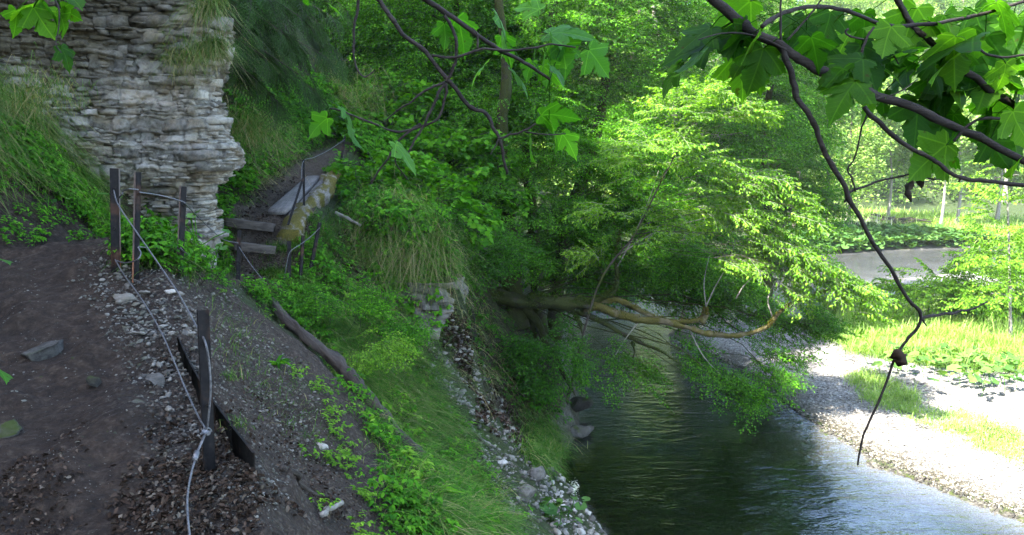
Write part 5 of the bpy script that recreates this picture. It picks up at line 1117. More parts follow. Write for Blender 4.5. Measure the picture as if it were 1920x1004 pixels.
# spruce limbs that hang over the path from the slope
def spruce(label, base, trunk, tips, n, r0=.16):
    root = empty('spruce', np.asarray(base).tolist()); tag(root, label, 'spruce tree', 'spruces on the slope above the path'); o3 = np.asarray(base, float)
    T = smooth_path(np.asarray(trunk), 6)-o3; b = MB(); b.tube(T, np.linspace(r0, r0*.4, len(T)), 10, True, .15); b.build('trunk', M_BARK, root)
    acc = Acc(); lb = MB()
    for tp in tips:
        c = np.asarray(tp)-o3; k = int(np.argmin(np.abs(T[:, 2]-(c[2]+.8)))); A = T[k]; t = np.linspace(0, 1, 12); P = A+(c-A)*t[:, None]; P[:, 2] += .35*np.sin(np.pi*t)*np.linalg.norm(c-A)*.3; lb.tube(P, np.linspace(.03, .006, 12), 5, True)
        ax = (c-A)/np.linalg.norm(c-A); sd = np.cross(ax, (0, 0, 1)); sd /= np.linalg.norm(sd)
        m = n; s_ = rng.uniform(.25, 1.02, m); pos = np.stack([np.interp(s_, t, P[:, i]) for i in range(3)], -1); sg = np.where(rng.random(m) < .5, -1, 1)
        d = ax[None]*.7+sd[None]*(sg*rng.uniform(.2, 1.1, m))[:, None]+np.array([0, 0, -1])*rng.uniform(.1, .7, m)[:, None]; acc.add('spruce', pos, dirrot(d, rng.normal(0, .4, m)), rng.uniform(.7, 1.35, m)*(1.25-.45*s_))
    lb.build('limbs', M_BARK, root); acc.build(root, M_NEEDLE, M_TWIG, 'needles', 'twigs')
sb = np.array([-6.7, 13.6, 0]); sb[2] = ground(sb[0], sb[1])-.2
spruce('spruce above the cliff corner whose dark boughs hang over the path bend', sb, [sb, sb+[.2, -.1, 2.5], sb+[.1, -.1, 6]], [P3(a, b, Y) for a, b, Y in [(470, 60, 12.2), (500, 110, 12.4), (530, 60, 12.6), (560, 140, 12.8), (480, 150, 12.6), (600, 100, 13.2), (560, 30, 12.8), (520, 190, 13), (440, 120, 12.4), (620, 30, 13.4), (470, 0, 12.4), (590, 170, 13.4)]], 46)
sb = np.array([-7.4, 17.5, 0]); sb[2] = ground(sb[0], sb[1])-.2
spruce('spruce farther up the slope behind the first dark boughs', sb, [sb, sb+[.2, -.1, 3], sb+[.1, -.1, 7]], [P3(a, b, Y) for a, b, Y in [(560, 90, 16), (610, 60, 16.4), (640, 110, 16.8), (590, 160, 16.5), (650, 20, 17), (540, 0, 16), (600, -20, 16.5), (520, 120, 16)]], 50)

# ------------------------------------------------------------------ far side: bank, meadow, forested hill
def far_proto(name, label, h, rw, seed, ml, trunkm, n=420, loc=(0, 0, 0), group=None, low=.25, cat='tree'):
    global rng
    rng = np.random.default_rng(seed); loc = np.asarray(loc, float)
    bl = []
    for k in range(9):
        a = rng.uniform(0, 6.28); z = h*(low+.12+(.80-low)*rng.random()); rr = rw*(.55 if z < h*.7 else .35); bl.append((loc+[math.cos(a)*rr, math.sin(a)*rr, z], (rw*.52, rw*.52, h*.13), n//9))
    bl.append((loc+[0, 0, h*.88], (rw*.45, rw*.45, h*.12), n//8))
    return tree(name, label, loc, [loc-[0, 0, .3], loc+[.2, .1, h*.3], loc+[-.1, .1, h*.6], loc+[0, 0, h*.88]], h*.013, bl, ml, 'clump', trunkm, group, cat, 2, .1, 1.0, None, -.3, .3)
def dup(root, loc, rz, sc, label=None):
    r = root.copy(); COL.objects.link(r); r.location = loc; r.rotation_euler = (0, 0, rz); r.scale = (sc,)*3
    if label: r['label'] = label
    for ch in list(root.children): c = ch.copy(); COL.objects.link(c); c.parent = r
    return r
HG = 'sunlit trees on the far wooded hill'; HL = 'broadleaf tree in the pale sunlit wood covering the far hill'
def far_xy(px, Y): p = P3(px, 400, Y); return np.array([p[0], p[1], ground(p[0], p[1])])
protos = []
for k, (px, Y, h, rw, ml) in enumerate([(1620, 92, 15, 4.6, M_FARLEAF), (1760, 95, 13, 4.8, M_FARLEAF), (1880, 92, 16, 4.4, M_FARLEAF2), (1560, 88, 14, 4.4, M_FARLEAF)]):
    protos.append(far_proto('hill_tree', HL, h, rw, 300+k, ml, M_PALEBARK, 520, far_xy(px, Y), HG))
rng = np.random.default_rng(99); placed = [protos[k].location[:2] for k in range(4)]
cand = []
for _ in range(9000):
    y = rng.uniform(66, 215); px = rng.uniform(700, 2150); x = (px-960)/FPX*y; cand.append((x, y))
cand = np.array(cand); dl, sl2 = pldist(cand[:, 0], cand[:, 1], FOOT); ok = (sl2 < 0) & (dl > 1.5); cand = cand[ok]; cz = terr(cand[:, 0], cand[:, 1]); cnt = 0
for (x, y), z in zip(cand, cz):
    sp = 3.6+y*.018
    if any((x-a)**2+(y-b_)**2 < sp*sp for a, b_ in placed): continue
    if proj(np.array([x, y, z]))[1] < -420: continue
    placed.append((x, y)); dup(protos[int(rng.integers(0, 4))], (x, y, z), rng.uniform(0, 6.28), rng.uniform(.75, 1.15)*(1+.1*(y > 110))); cnt += 1
    if cnt > 255: break
print('hill trees', cnt)
p = sample_poly([(500, -10), (2000, -10), (2000, 420), (1450, 420), (500, 420)], 5200, 1.0, 250); dl, sl2 = pldist(p[:, 0], p[:, 1], FOOT); p = p[(sl2 < 0) & (p[:, 1] > 58)]
acc = Acc(); n = len(p); p[:, 2] += rng.uniform(.2, 1.8, n); acc.add('clump', p, rotm(rng.normal(0, .3, n), rng.normal(0, .3, n), rng.uniform(0, 6.28, n)), rng.uniform(1.2, 2.4, n)); root = empty('hill_undergrowth'); tag(root, None, kind='stuff'); acc.build(root, M_FARLEAF, M_TWIG, 'leaves', 'stems')
# trees standing apart on the meadow edge
for k, (px, Y, h, rw, ml, tm, lb) in enumerate([
    (1545, 60, 15, 4.2, M_FARLEAF2, M_BARK, 'dark green rounded tree at the water bend opposite the gravel bar'), (1490, 58, 14, 4.0, M_FARLEAF2, M_BARK, 'shadowy tree partly hidden behind the leaning green tree upstream'),
    (1590, 70, 13, 3.6, M_FARLEAF, M_BARK, 'rounded lighter tree right of the dark tree across the river'), (1665, 72, 11, 2.4, M_FARLEAF, M_PALEBARK, 'thin pale stemmed alder on the far meadow behind the brush pile'),
    (1765, 66, 10, 2.6, M_FARLEAF, M_PALEBARK, 'twin stemmed pale alder at the meadow edge'), (1795, 68, 11, 2.4, M_FARLEAF, M_PALEBARK, 'slim pale alder just beside the twin stemmed one'), (1870, 70, 12, 3.2, M_FARLEAF, M_PALEBARK, 'spreading alder at the far end of the meadow')]):
    far_proto('meadow_tree', lb, h, rw, 500+k, ml, tm, 300 if rw < 3 else 620, far_xy(px, Y), None, .3 if rw < 3 else .08)
rng = np.random.default_rng(123)
# far meadow and leafy bank
def disc(seed):
    r = np.random.default_rng(seed); a = np.linspace(.35, 2*np.pi-.35, 11); rr = 1+.08*r.normal(size=11); V = np.c_[np.cos(a)*rr, np.sin(a)*rr, .22+.08*r.normal(size=11)]; V = np.vstack([[0, 0, 0], V, V*[.55, .55, .45]]); n = 11
    F = [[0, n+1+k, n+2+k] for k in range(n-1)]+[[n+1+k, 1+k, 2+k] for k in range(n-1)]+[[n+1+k, 2+k, n+2+k] for k in range(n-1)]; return V, np.array(F)
DISC = [disc(k) for k in range(5)]
M_BUTTER = mat_leaf('butterbur_leaf', [(0, (.05, .125, .03)), (.5, (.085, .18, .04)), (1, (.13, .24, .06))], .3); M_BUTTER_D = mat_leaf('bank_leaf_dark', [(0, (.03, .085, .02)), (.6, (.055, .13, .03)), (1, (.10, .19, .05))], .25)
def discs(name, pts, s0, s1, hgt, mat, parent=None):
    n = len(pts); rot = rotm(rng.normal(0, .35, n), rng.normal(0, .35, n), rng.uniform(0, 6.28, n)); p = pts.copy(); p[:, 2] += hgt*rng.random(n)**.6; return scatter(name, DISC, p, rot, rng.uniform(s0, s1, n), mat, False, parent)
p = sample_poly([(1480, 432), (1560, 428), (1680, 440), (1860, 448), (1850, 462), (1760, 462), (1640, 470), (1490, 478)], 5000, .25, 120); stuff(discs('butterbur_bank', p, .14, .30, .7, M_BUTTER_D))
p = sample_poly([(1480, 395), (1700, 400), (1925, 415), (1925, 462), (1840, 460), (1660, 440), (1480, 440)], 16000, .4, 120); stuff(grass('meadow_grass', p, .8, .05, M_GRASS_L, None, .35, .3, nseg=3))
p = sample_poly([(1560, 425), (1660, 428), (1660, 445), (1570, 442)], 160, .3, 120); stuff(grass('pale_reeds', p, 1.5, .05, mat_leaf('pale_reed', [(0, (.35, .33, .27)), (1, (.6, .58, .52))], .2), None, .1, .1, nseg=3))
root_p = hit(1692, 424); root = empty('brush_pile', root_p.tolist()); tag(root, 'low brown heap of driftwood sticks on the far meadow', 'brush pile')
for k in range(34):
    b = MB(); c = np.array([rng.normal(0, 1.2), rng.normal(0, .6), rng.uniform(.1, .6)]); a = rng.uniform(-.6, .6); d = np.array([math.cos(a), math.sin(a), rng.normal(0, .15)])*rng.uniform(.6, 1.6); b.tube([c-d, c+[0, 0, .05], c+d], rng.uniform(.03, .07), 5, True); b.build('stick', M_BARK, root)
# gravel bar plants
p = sample_poly([(1590, 705), (1640, 700), (1720, 745), (1715, 775), (1650, 770), (1600, 730)], 2600, .12, 60); stuff(grass('bar_grass', p, .38, .014, M_GRASS_L, None, .5, .35))
p = sample_poly([(1690, 765), (1800, 770), (1925, 820), (1925, 880), (1800, 820), (1700, 790)], 2600, .15, 60); stuff(grass('bar_grass', p, .30, .012, M_GRASS_L, None, .5, .35))
p = sample_poly([(1560, 640), (1700, 620), (1925, 640), (1925, 700), (1740, 690), (1600, 665)], 11000, .15, 80); stuff(grass('bar_grass', p, .45, .016, M_GRASS_L, None, .4, .3))
p = sample_poly([(1520, 600), (1600, 560), (1925, 560), (1925, 650), (1700, 640), (1540, 640)], 12000, .2, 80); stuff(grass('bar_grass', p, .6, .02, M_GRASS_L, None, .4, .3))
p = sample_poly([(1520, 600), (1570, 590), (1640, 610), (1600, 625), (1530, 620)], 1500, .15, 80); stuff(grass('bar_grass', p, .45, .02, M_GRASS, None, .4, .3))
def tuft(px, py, n, L, label, mat, rad=.3, W=None):
    c = hit(px, py); root = empty('grass_tuft', c.tolist()); tag(root, label, 'grass tuft'); q = rng.normal(0, 1, (n, 3))*[rad, rad, 0]; grass('blades', q, L, W or (.02 if n > 100 else .004), mat, None, .5, .3, parent=root)
tuft(1552, 594, 900, 1.0, 'rounded green tuft of grass by the upstream channel', M_GRASS, .4)
tuft(1010, 850, 1100, .36, 'bright green grass tuft over the waterline beside the dark boulder', M_GRASS, .26, .009)
tuft(430, 720, 60, .12, 'tiny grass tuft alone on the dirt bank above the rotten log', M_GRASS, .05)
tuft(450, 830, 50, .10, 'small grass tuft next to the edging sheet', M_GRASS, .05)
def herb_plant(name, px, py, n, s, h, label, mat, cat, rad=.25, blossom=False):
    c = hit(px, py); root = empty(name, c.tolist()); tag(root, label, cat); q = rng.normal(0, 1, (n, 3))*[rad, rad, 0]
    b = MB(); tops = q+[0, 0, 1]*(h*rng.uniform(.4, 1, (n, 1)))+rng.normal(0, .3*h, (n, 3))*[1, 1, 0]
    for a_, e in zip(q, tops): b.tube([a_, (a_+e)/2+[0, 0, .04*h], e], .004+.002*s*10, 4, False)
    b.build('stalks', M_LEAF_D, root); scatter('leaves', DISC, tops, rotm(rng.normal(0, .35, n), rng.normal(0, .35, n), rng.uniform(0, 6.28, n)), rng.uniform(s*.6, s*1.2, n), mat, False, root)
    if blossom:
        t = q[:6]*.3+[0, 0, h*1.5]; bl = np.repeat(t, 14, 0)+rng.normal(0, .035, (84, 3)); scatter('blossom', [leaf2(1, .8)], bl, rotm(rng.normal(0, 1, 84), rng.normal(0, 1, 84), rng.uniform(0, 6.28, 84)), np.full(84, .025), mat_leaf('white_petal', [(0, (.6, .6, .55)), (1, (.8, .8, .78))], .2), False, root)
for px, py, n, s, h, rad, lb in [(1760, 700, 60, .13, .4, .7, 'butterbur with broad leaves nearest the gravel on the bar'), (1830, 690, 70, .13, .4, .8, 'butterbur clump in the middle of the bar vegetation'), (1890, 720, 60, .13, .4, .7, 'butterbur clump at the frame edge beside the tall grass'), (1720, 670, 40, .12, .3, .6, 'small butterbur under the hanging twig on the bar')]:
    herb_plant('butterbur', px, py, n, s, h, lb, M_BUTTER, 'butterbur', rad)
herb_plant('butterbur', 1035, 975, 26, .085, .25, 'butterbur with round leaves beside the waterline stones', M_BUTTER_D, 'butterbur', .22)
herb_plant('butterbur', 385, 505, 14, .07, .25, 'young butterbur behind the slim brown post', M_BUTTER_D, 'butterbur', .2)
herb_plant('butterbur', 320, 470, 14, .07, .3, 'young butterbur between the crest posts and the cliff foot', M_BUTTER_D, 'butterbur', .2)
herb_plant('butterbur', 130, 400, 14, .06, .2, 'round leaved plant on the bank above the path', M_BUTTER_D, 'butterbur', .3)
c = hit(1078, 950); root = empty('blossoming_herb', c.tolist()); tag(root, 'small white blossom standing over the waterline stones', 'flower')
b = MB(); b.tube([(0, 0, 0), (.02, 0, .12), (.0, 0, .25)], .005, 5); b.build('stalk', M_LEAF_D, root); bl = rng.normal(0, .04, (150, 3))*[.8, 1, 1.5]+[0, 0, .3]; scatter('blossom', [leaf2(1, .8)], bl, rotm(rng.normal(0, 1, 150), rng.normal(0, 1, 150), rng.uniform(0, 6.28, 150)), np.full(150, .018), mat_leaf('white_petal', [(0, (.6, .6, .55)), (1, (.8, .8, .78))], .2), False, root)
def rosette(px, py, s, label, n=16):
    c = hit(px, py); root = empty('rosette_plant', c.tolist()); tag(root, label, 'plant'); L = [leaf6(1, .28, .1, .45)]; az = rng.uniform(0, 6.28, n)
    scatter('leaves', L, np.zeros((n, 3))+[0, 0, .02], rotm(rng.normal(0, .2, n), -rng.uniform(.2, .9, n), az), rng.uniform(s*.7, s*1.2, n), M_LEAF, True, root)
rosette(800, 940, .26, 'rosette of long dark green leaves below the end of the rotten log'); rosette(890, 995, .24, 'leaf rosette at the bottom edge of the herb bank'); rosette(840, 790, .2, 'leaf rosette beside the stony gully'); rosette(870, 800, .16, 'smaller leaf rosette touching the gully stones')
rosette(520, 690, .12, 'low leafy rosette at the upper side of the rotten log')
# shrubs and a thin tree on the bar
def bar_shrub(name, px, py, blobs, label, ml, kind='young', scl=1.6, cat='shrub', tall=None, bark=None, r0=.03):
    base = hit(px, py); bl = [Bb(*q) for q in blobs]; Y = base[1]
    tree(name, label, base, [base]+([P3(a, b, Y) for a, b in tall] if tall else [base+[0, 0, .5], base+[.1, 0, 1.0]]), r0, bl, ml, kind, bark or M_BARK, None, cat, 3, .0, scl, None, -.6)
Yb = hit(1740, 600)[1]
bar_shrub('willow_shrub', 1740, 600, [(1700, 560, Yb, (1.0, .8, .5), 50), (1760, 540, Yb, (1.1, .8, .6), 60), (1800, 570, Yb, (.9, .7, .4), 40)], 'round willow bush lit by the sun behind the hanging twig', M_LEAF_Y)
Yb = hit(1840, 600)[1]
bar_shrub('willow_shrub', 1840, 600, [(1840, 550, Yb, (1.1, .8, .6), 60), (1880, 580, Yb, (.9, .8, .5), 44), (1900, 510, Yb, (.9, .8, .6), 44), (1850, 500, Yb, (.7, .7, .4), 24)], 'willow bush at the foot of the thin tree on the bar', M_LEAF_Y)
Yt = hit(1895, 640)[1]
bar_shrub('alder_sapling', 1895, 640, [(1880, 330, Yt, (.6, .5, .2), 8), (1870, 420, Yt, (.6, .5, .3), 10), (1900, 380, Yt, (.7, .5, .3), 10), (1880, 480, Yt, (.8, .5, .4), 24), (1860, 550, Yt, (.6, .5, .4), 20), (1905, 560, Yt, (.6, .5, .4), 20)], 'thin sparse alder sapling rising from the bar', M_LEAF_Y, 'young', 1.3, 'young tree', [(1893, 520), (1890, 400), (1885, 310)], M_PALEBARK, .05)

# ------------------------------------------------------------------ maple branches hanging into view
def maple_leaf(seed):
    r = np.random.default_rng(seed)
    h = np.array([(0, 0), (-.10, .07), (-.15, .20), (-.09, .34), (-.02, .33), (.02, .38), (.09, .33), (.13, .40), (.17, .51), (.24, .55), (.34, .68), (.36, .57), (.42, .55), (.43, .47), (.49, .42), (.46, .33), (.43, .22), (.52, .27), (.56, .33), (.64, .26), (.73, .27), (.78, .19), (.87, .15), (.92, .07), (1.06, 0)])
    o = np.vstack([h, (h*[1, -1])[-2:0:-1]]); o = o+r.normal(0, .008, o.shape); n = len(o); c = np.array([.26, 0]); V = []
    for f in (1, .72, .4): V += [c+(p-c)*f for p in o]
    V.append(c); V = np.array(V); x, y = V[:, 0], V[:, 1]; th = np.arctan2(y, x+.02); rr = np.hypot(x, y); veins = np.array([0, .95, -.95, 1.9, -1.9]); dv = np.min(np.abs(th[:, None]-veins), 1)
    z = .16*rr*np.minimum(dv, .5)-r.uniform(.10, .35)*x*x-r.uniform(.05, .3)*y*y+r.uniform(-.12, .12)*x*y+.02*fbm(x*4, y*4, seed, 2, seed)
    F = []
    for k in range(n):
        k2 = (k+1) % n
        F += [[k, k2, n+k], [k2, n+k2, n+k], [n+k, n+k2, 2*n+k], [n+k2, 2*n+k2, 2*n+k], [2*n+k, 2*n+k2, 3*n]]
    return np.c_[V, z], np.array(F)[:, ::1]
ML = [maple_leaf(700+k) for k in range(10)]
def maple_branch(label, stems, leaves, auto, name='maple_branch', mat=None, seed=1, extra=None):
    """stems: [(pixels+Y, r0 px, r1 px)], leaves: [(px, py, size px, image angle of the tip, Y)], auto: [(stem index, t0, t1, count, size px)]"""
    rg = np.random.default_rng(seed); root = empty(name, P3(*stems[0][0][0][:2], stems[0][0][0][2]).tolist()); tag(root, label, 'branch', None); o3 = np.array(root.location)
    b = MB(); paths = []; pb = MB()
    for pts, r0, r1 in stems:
        Y = pts[0][2]; P = smooth_path([P3(*p) for p in pts], 6); rr = np.linspace(r0, r1, len(P))/2/FPX*P[:, 1]; s = rg.uniform(0, 99)
        t = np.arange(len(P)); P = P+np.stack([fbm(t*.35+s, t*0+k, 0, 2, 4) for k in range(3)], -1)*rr[:, None]*.6; rr = rr*(1+.16*(np.abs((t % 7)-3) < 1)); paths.append(P); b.tube(P-o3, rr, 8, True, .15)
    b.build('stem', M_TWIG, root)
    L = []
    for px, py, sz, ang, Y in leaves: L.append((P3(px+rg.normal(0, 14), py+rg.normal(0, 10), Y+.12), sz*rg.uniform(.55, .82), ang, None))
    for si, t0, t1, cnt, sz in auto:
        P = paths[si]
        for k in range(cnt):
            s = (t0+(t1-t0)*(k+rg.uniform(.1, .9))/cnt)*(len(P)-1); i = min(int(s), len(P)-2); q = P[i]+(P[i+1]-P[i])*(s-i); a = rg.uniform(-2.9, -.2); l = rg.uniform(.05, .13)
            e = q+np.array([math.cos(a)*l, rg.normal(.07, .07), math.sin(a)*l*.5+rg.uniform(-.03, .05)]); L.append((e, sz*rg.uniform(.6, 1.15), a+rg.normal(0, .3), q))
    AP = np.concatenate(paths); Vs = []; Fs = []; o = 0; LC = []
    for k, (e, sz, ang, q) in enumerate(L):
        S_ = sz/FPX*e[1]; d = np.array([math.cos(ang), rg.normal(0, .35), math.sin(ang)]); d /= np.linalg.norm(d)
        nrm = np.array([rg.normal(0, .35), rg.uniform(-.75, .75), rg.uniform(.5, 1.0)]); nrm -= d*np.dot(nrm, d); nrm /= np.linalg.norm(nrm); y = np.cross(nrm, d); M = np.c_[d, y, nrm]
        V, F = ML[int(rg.integers(0, 10))]; Vs.append(V*S_@M.T+e-o3); LC.append(np.c_[V[:, 0], V[:, 1], np.full(len(V), rg.random())]); Fs.append(F+o); o += len(V)
        if q is None: q = AP[int(np.argmin(np.linalg.norm(AP-e, axis=1)))]
        m = (q+e)/2+[0, 0, .008]; pb.tube(np.array([q, m, e])-o3, .0013, 5, False)
    if L: obj('leaves', mesh('leaves', np.concatenate(Vs), np.concatenate(Fs), mat or M_MAPLE, True, None, {'leafc': np.concatenate(LC)}), root); pb.build('leaf_stalks', M_LEAF_D, root)
    if extra: extra(root, o3)
    return root
def y_(pts, Y0, Y1=None):
    Y1 = Y0 if Y1 is None else Y1; n = len(pts); return [(a, b, Y0+(Y1-Y0)*k/max(n-1, 1)) for k, (a, b) in enumerate(pts)]
D = -math.pi/2
def dead_bits(root, o3):
    for (px, py, w_, h_, sd) in [(1707, 357, 12, 44, 1), (1728, 336, 16, 34, 2), (1686, 671, 24, 34, 3)]:
        c = P3(px, py, 1.95); s = h_/2/FPX*1.95; b = MB(); t = np.linspace(0, 1, 9); P = c+np.c_[.15*s*np.sin(t*7+sd), 0*t, s*(1-2*t)]
        b.tube(P-o3, w_/2/FPX*1.95*np.array([.15, .6, .9, 1, .85, 1, .8, .6, .15]), 9, True, .9)
        b.build('dead_leaf_roll', M_DARKWOOD if sd < 3 else M_LITTER, root)
maple_branch('long dark maple branch with big backlit leaves crossing the view above the river', [
    (y_([(1290, -40), (1340, 5), (1420, 62), (1480, 98), (1545, 132), (1620, 170), (1720, 205), (1800, 242), (1870, 275), (1990, 335)], 1.75, 1.95), 19, 13),
    (y_([(1465, 92), (1480, 135), (1500, 188), (1530, 240), (1560, 310), (1590, 365), (1620, 422), (1660, 490), (1700, 555), (1727, 597), (1700, 640), (1680, 672), (1655, 740), (1620, 812), (1608, 872)], 1.8, 2.0), 12, 3.5),
    (y_([(1727, 597), (1755, 592), (1790, 586), (1820, 580), (1852, 567)], 1.95, 2.0), 7, 3), (y_([(1727, 597), (1733, 604), (1738, 612)], 1.95), 5, 2),
    (y_([(1590, 362), (1615, 352), (1645, 340), (1690, 331), (1720, 326), (1745, 335), (1770, 337)], 1.9, 1.95), 5, 2.5), (y_([(1592, 365), (1587, 372), (1582, 380)], 1.9), 6, 3),
    (y_([(1603, 360), (1595, 330), (1590, 318), (1605, 290), (1615, 245), (1627, 212)], 1.9), 3.5, 3), (y_([(1622, 200), (1645, 228), (1690, 265), (1735, 291), (1770, 315), (1800, 332), (1860, 341), (1980, 360)], 1.85, 1.9), 9, 7),
    (y_([(1735, 291), (1731, 312), (1728, 322)], 1.9), 3, 2), (y_([(1800, 332), (1798, 342)], 1.9), 5, 3), (y_([(1690, 331), (1706, 326), (1708, 336)], 1.95), 2, 2),
    (y_([(1430, 52), (1455, 30), (1500, 18), (1545, 15), (1590, 20), (1660, 48), (1720, 48), (1790, 38), (1850, 25), (1960, -10)], 1.7, 2.1), 8, 6), (y_([(1670, -30), (1700, 30), (1735, 70), (1790, 118), (1815, 140), (1870, 178), (1960, 235)], 2.0, 2.1), 10, 13),
    (y_([(1465, 75), (1463, 20), (1466, -20)], 1.75), 5, 3), (y_([(1475, 75), (1510, 40), (1540, 0)], 1.75), 4, 3), (y_([(1615, 150), (1618, 90), (1640, 50)], 1.85), 6, 4), (y_([(1790, 265), (1820, 232), (1860, 222), (1980, 235)], 1.9), 6, 5),
    (y_([(1820, 85), (1850, 102), (1880, 108), (1950, 100)], 1.9), 5, 4), (y_([(1660, 48), (1670, 90), (1685, 120)], 1.9), 4, 2), (y_([(1590, 55), (1585, 62), (1600, 70), (1620, 75)], 1.8), 4, 3), (y_([(1615, 195), (1680, 175), (1720, 150)], 1.85), 3, 2), (y_([(1480, 98), (1420, 70), (1360, 62), (1310, 75)], 1.8, 1.7), 4, 2)],
    [(1395, 62, 150, 3.4, 1.7), (1320, 70, 100, 3.7, 1.7), (1325, 100, 110, 4.2, 1.68), (1385, 60, 80, D-.2, 1.7), (1440, 105, 95, D-.1, 1.75), (1425, 100, 70, D+.6, 1.75), (1600, 105, 150, 3.5, 1.7), (1600, 165, 130, 3.9, 1.66), (1580, 150, 120, D+.2, 1.68), (1640, 150, 90, D, 1.8), (1660, 62, 110, D-.4, 1.75), (1735, 80, 140, 3.2, 1.78), (1790, 65, 160, 3.6, 1.8), (1780, 75, 130, D+.3, 1.82),
     (1700, 20, 120, D-.3, 1.9), (1620, 20, 120, D+.2, 1.85), (1560, 20, 110, D-.3, 1.8), (1860, 60, 130, D-.2, 1.95), (1880, 130, 130, D-.5, 2), (1900, 70, 120, D+.3, 2.0), (1750, 150, 110, D, 2.0), (1690, 150, 100, D-.6, 2.0), (1720, 195, 130, D-.1, 2.0), (1770, 220, 110, D+.3, 2.0), (1800, 200, 110, D-.5, 2.05), (1850, 215, 120, D, 2.0), (1735, 225, 95, D+.1, 2.05), (1920, 300, 110, 3.4, 1.85), (1900, 200, 110, D-.2, 1.95), (1650, 185, 80, D, 2.0), (1680, 60, 90, D-.7, 1.9), (1500, 30, 90, D-.4, 1.8), (1535, 45, 110, D, 1.85), (1800, 10, 100, D-.3, 2), (1940, 120, 110, 3.3, 2.0), (1690, 100, 110, 3.3, 1.9), (1745, 105, 120, D+.2, 1.9), (1860, 180, 120, D, 2.0), (1900, 250, 110, D+.2, 2.0), (1820, 130, 120, D-.4, 2.0), (1400, 85, 100, 3.8, 1.8), (1350, 60, 120, 3.5, 1.8), (1290, 110, 100, 4.0, 1.8), (1640, 95, 110, D-.5, 1.95), (1830, 245, 100, D+.1, 2.0), (1780, 275, 90, D, 2.0), (1905, 20, 120, D, 2.1), (1840, 30, 120, D+.4, 2.1)],
    [(11, .0, .9, 12, 90), (12, 0, .9, 9, 95), (16, 0, .8, 3, 85), (17, 0, .8, 3, 90), (13, 0, 1, 2, 80), (14, 0, 1, 2, 85), (15, 0, 1, 2, 80)], extra=dead_bits, seed=5)
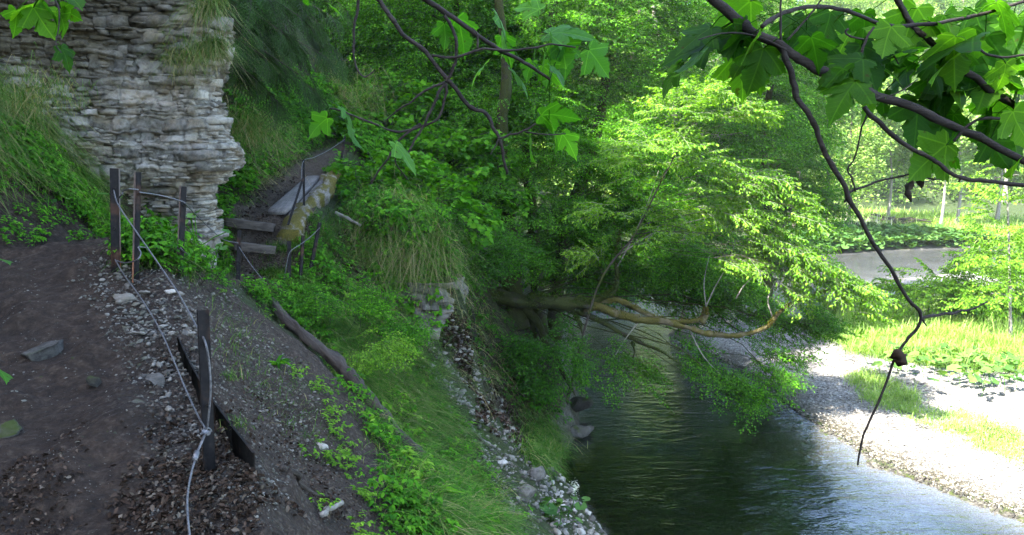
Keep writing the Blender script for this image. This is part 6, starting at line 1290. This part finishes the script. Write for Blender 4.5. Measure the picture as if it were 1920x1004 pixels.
maple_branch('forked bare maple branch hanging over the middle of the bank with few leaves', [
    (y_([(690, -40), (712, 2), (750, 58), (800, 100), (840, 150), (880, 198), (912, 215), (925, 240), (938, 262), (946, 300), (951, 326)], 2.3, 2.35), 9, 5),
    (y_([(770, -30), (795, -5), (850, 32), (900, 70), (940, 95), (985, 118), (1030, 150)], 2.2, 2.4), 11, 5), (y_([(835, 30), (850, 55), (856, 100), (848, 130), (836, 155)], 2.25, 2.3), 6, 6), (y_([(836, 155), (815, 190), (800, 225), (785, 250), (768, 285)], 2.3), 6, 4), (y_([(768, 285), (748, 288), (742, 305), (765, 337)], 2.3), 4, 2),
    (y_([(836, 155), (795, 172), (770, 192), (745, 208), (725, 225)], 2.3), 5, 2), (y_([(838, 158), (834, 190), (818, 225), (790, 238), (745, 247), (700, 232), (650, 212), (618, 203)], 2.3), 5, 3), (y_([(790, 232), (750, 262), (725, 300), (695, 345)], 2.3), 5, 3),
    (y_([(810, 106), (850, 107), (890, 97), (905, 91), (955, 95), (1000, 90), (1035, 83), (1080, 90)], 2.25, 2.3), 5, 3), (y_([(935, 260), (960, 252), (985, 245), (1005, 233)], 2.3), 4, 3), (y_([(985, 248), (1020, 253), (1060, 252)], 2.3), 3, 2), (y_([(935, 262), (928, 275), (920, 290)], 2.3), 3, 2), (y_([(895, 92), (895, 65), (885, 52)], 2.25), 4, 2)],
    [(900, 25, 95, D+.4, 2.4), (950, 55, 90, D+.5, 2.45), (1010, 70, 100, D+.1, 2.4), (1050, 40, 110, .1, 2.4), (1055, 75, 100, D+.3, 2.42), (1000, 30, 80, 2.8, 2.45), (1070, 100, 80, D+.2, 2.4), (1050, 120, 70, D-.1, 2.4), (990, 115, 60, D-.4, 2.4), (1015, 205, 95, .05, 2.35), (1040, 235, 90, D+.5, 2.35), (1005, 240, 85, D-.2, 2.35), (1070, 255, 85, D+.7, 2.35), (862, 45, 90, D+.3, 2.2), (838, 35, 80, D+.1, 2.2)],
    [(8, .6, 1, 3, 70), (1, .6, .95, 2, 65), (6, .85, 1, 3, 55), (6, .55, .7, 1, 60)], seed=9, mat=M_MAPLE_LIT)
maple_branch('thin leafless twig dropping in a hook left of the forked branch', [(y_([(672, -40), (672, 5), (665, 50), (664, 100), (670, 130), (682, 144), (694, 140), (703, 131)], 2.6), 6, 2)], [(585, 8, 70, 2.6, 2.6), (595, 0, 60, -.5, 2.6)], [], seed=2)
maple_branch('leafy maple twig dangling in front of the cliff at the upper corner', [(y_([(90, -60), (100, -10), (112, 30), (105, 80), (115, 100)], 2.0), 4, 2)], [(115, 0, 70, -.9, 2), (120, 30, 85, D+.5, 2), (118, 25, 70, -.5, 2), (60, 15, 90, 3.5, 2), (40, 30, 60, D-.3, 2), (108, 92, 60, D+.4, 2), (130, -8, 70, -.3, 2), (55, 20, 80, D+.4, 2)], [], seed=3)
maple_branch('single bright maple leaf poking in low at the frame edge beside the path', [(y_([(-60, 660), (-20, 668), (10, 680)], 1.9), 3, 2)], [(0, 676, 75, -.35, 1.9)], [], seed=4, mat=M_MAPLE_LIT)
maple_branch('tip of a green maple leaf at the frame edge above the path', [(y_([(-60, 500), (-30, 508), (-12, 512)], 2.0), 3, 2)], [(-22, 512, 42, -.1, 2.0)], [], seed=6, mat=M_MAPLE_LIT)

# ------------------------------------------------------------------ damp summer air
hz = MB(); hz.box((60, 118, 18), (330, 190, 42)); ho = hz.build('haze', [], None, False)
hm = bpy.data.materials.new('haze'); hm.use_nodes = True; ht = hm.node_tree; ht.nodes.clear(); hout = ht.nodes.new('ShaderNodeOutputMaterial'); hv = ht.nodes.new('ShaderNodeVolumePrincipled')
hv.inputs['Color'].default_value = (.9, .95, .9, 1); hv.inputs['Density'].default_value = .0004; hv.inputs['Anisotropy'].default_value = .3; ht.links.new(hv.outputs[0], hout.inputs['Volume']); ho.data.materials.append(hm); tag(ho, kind='stuff')
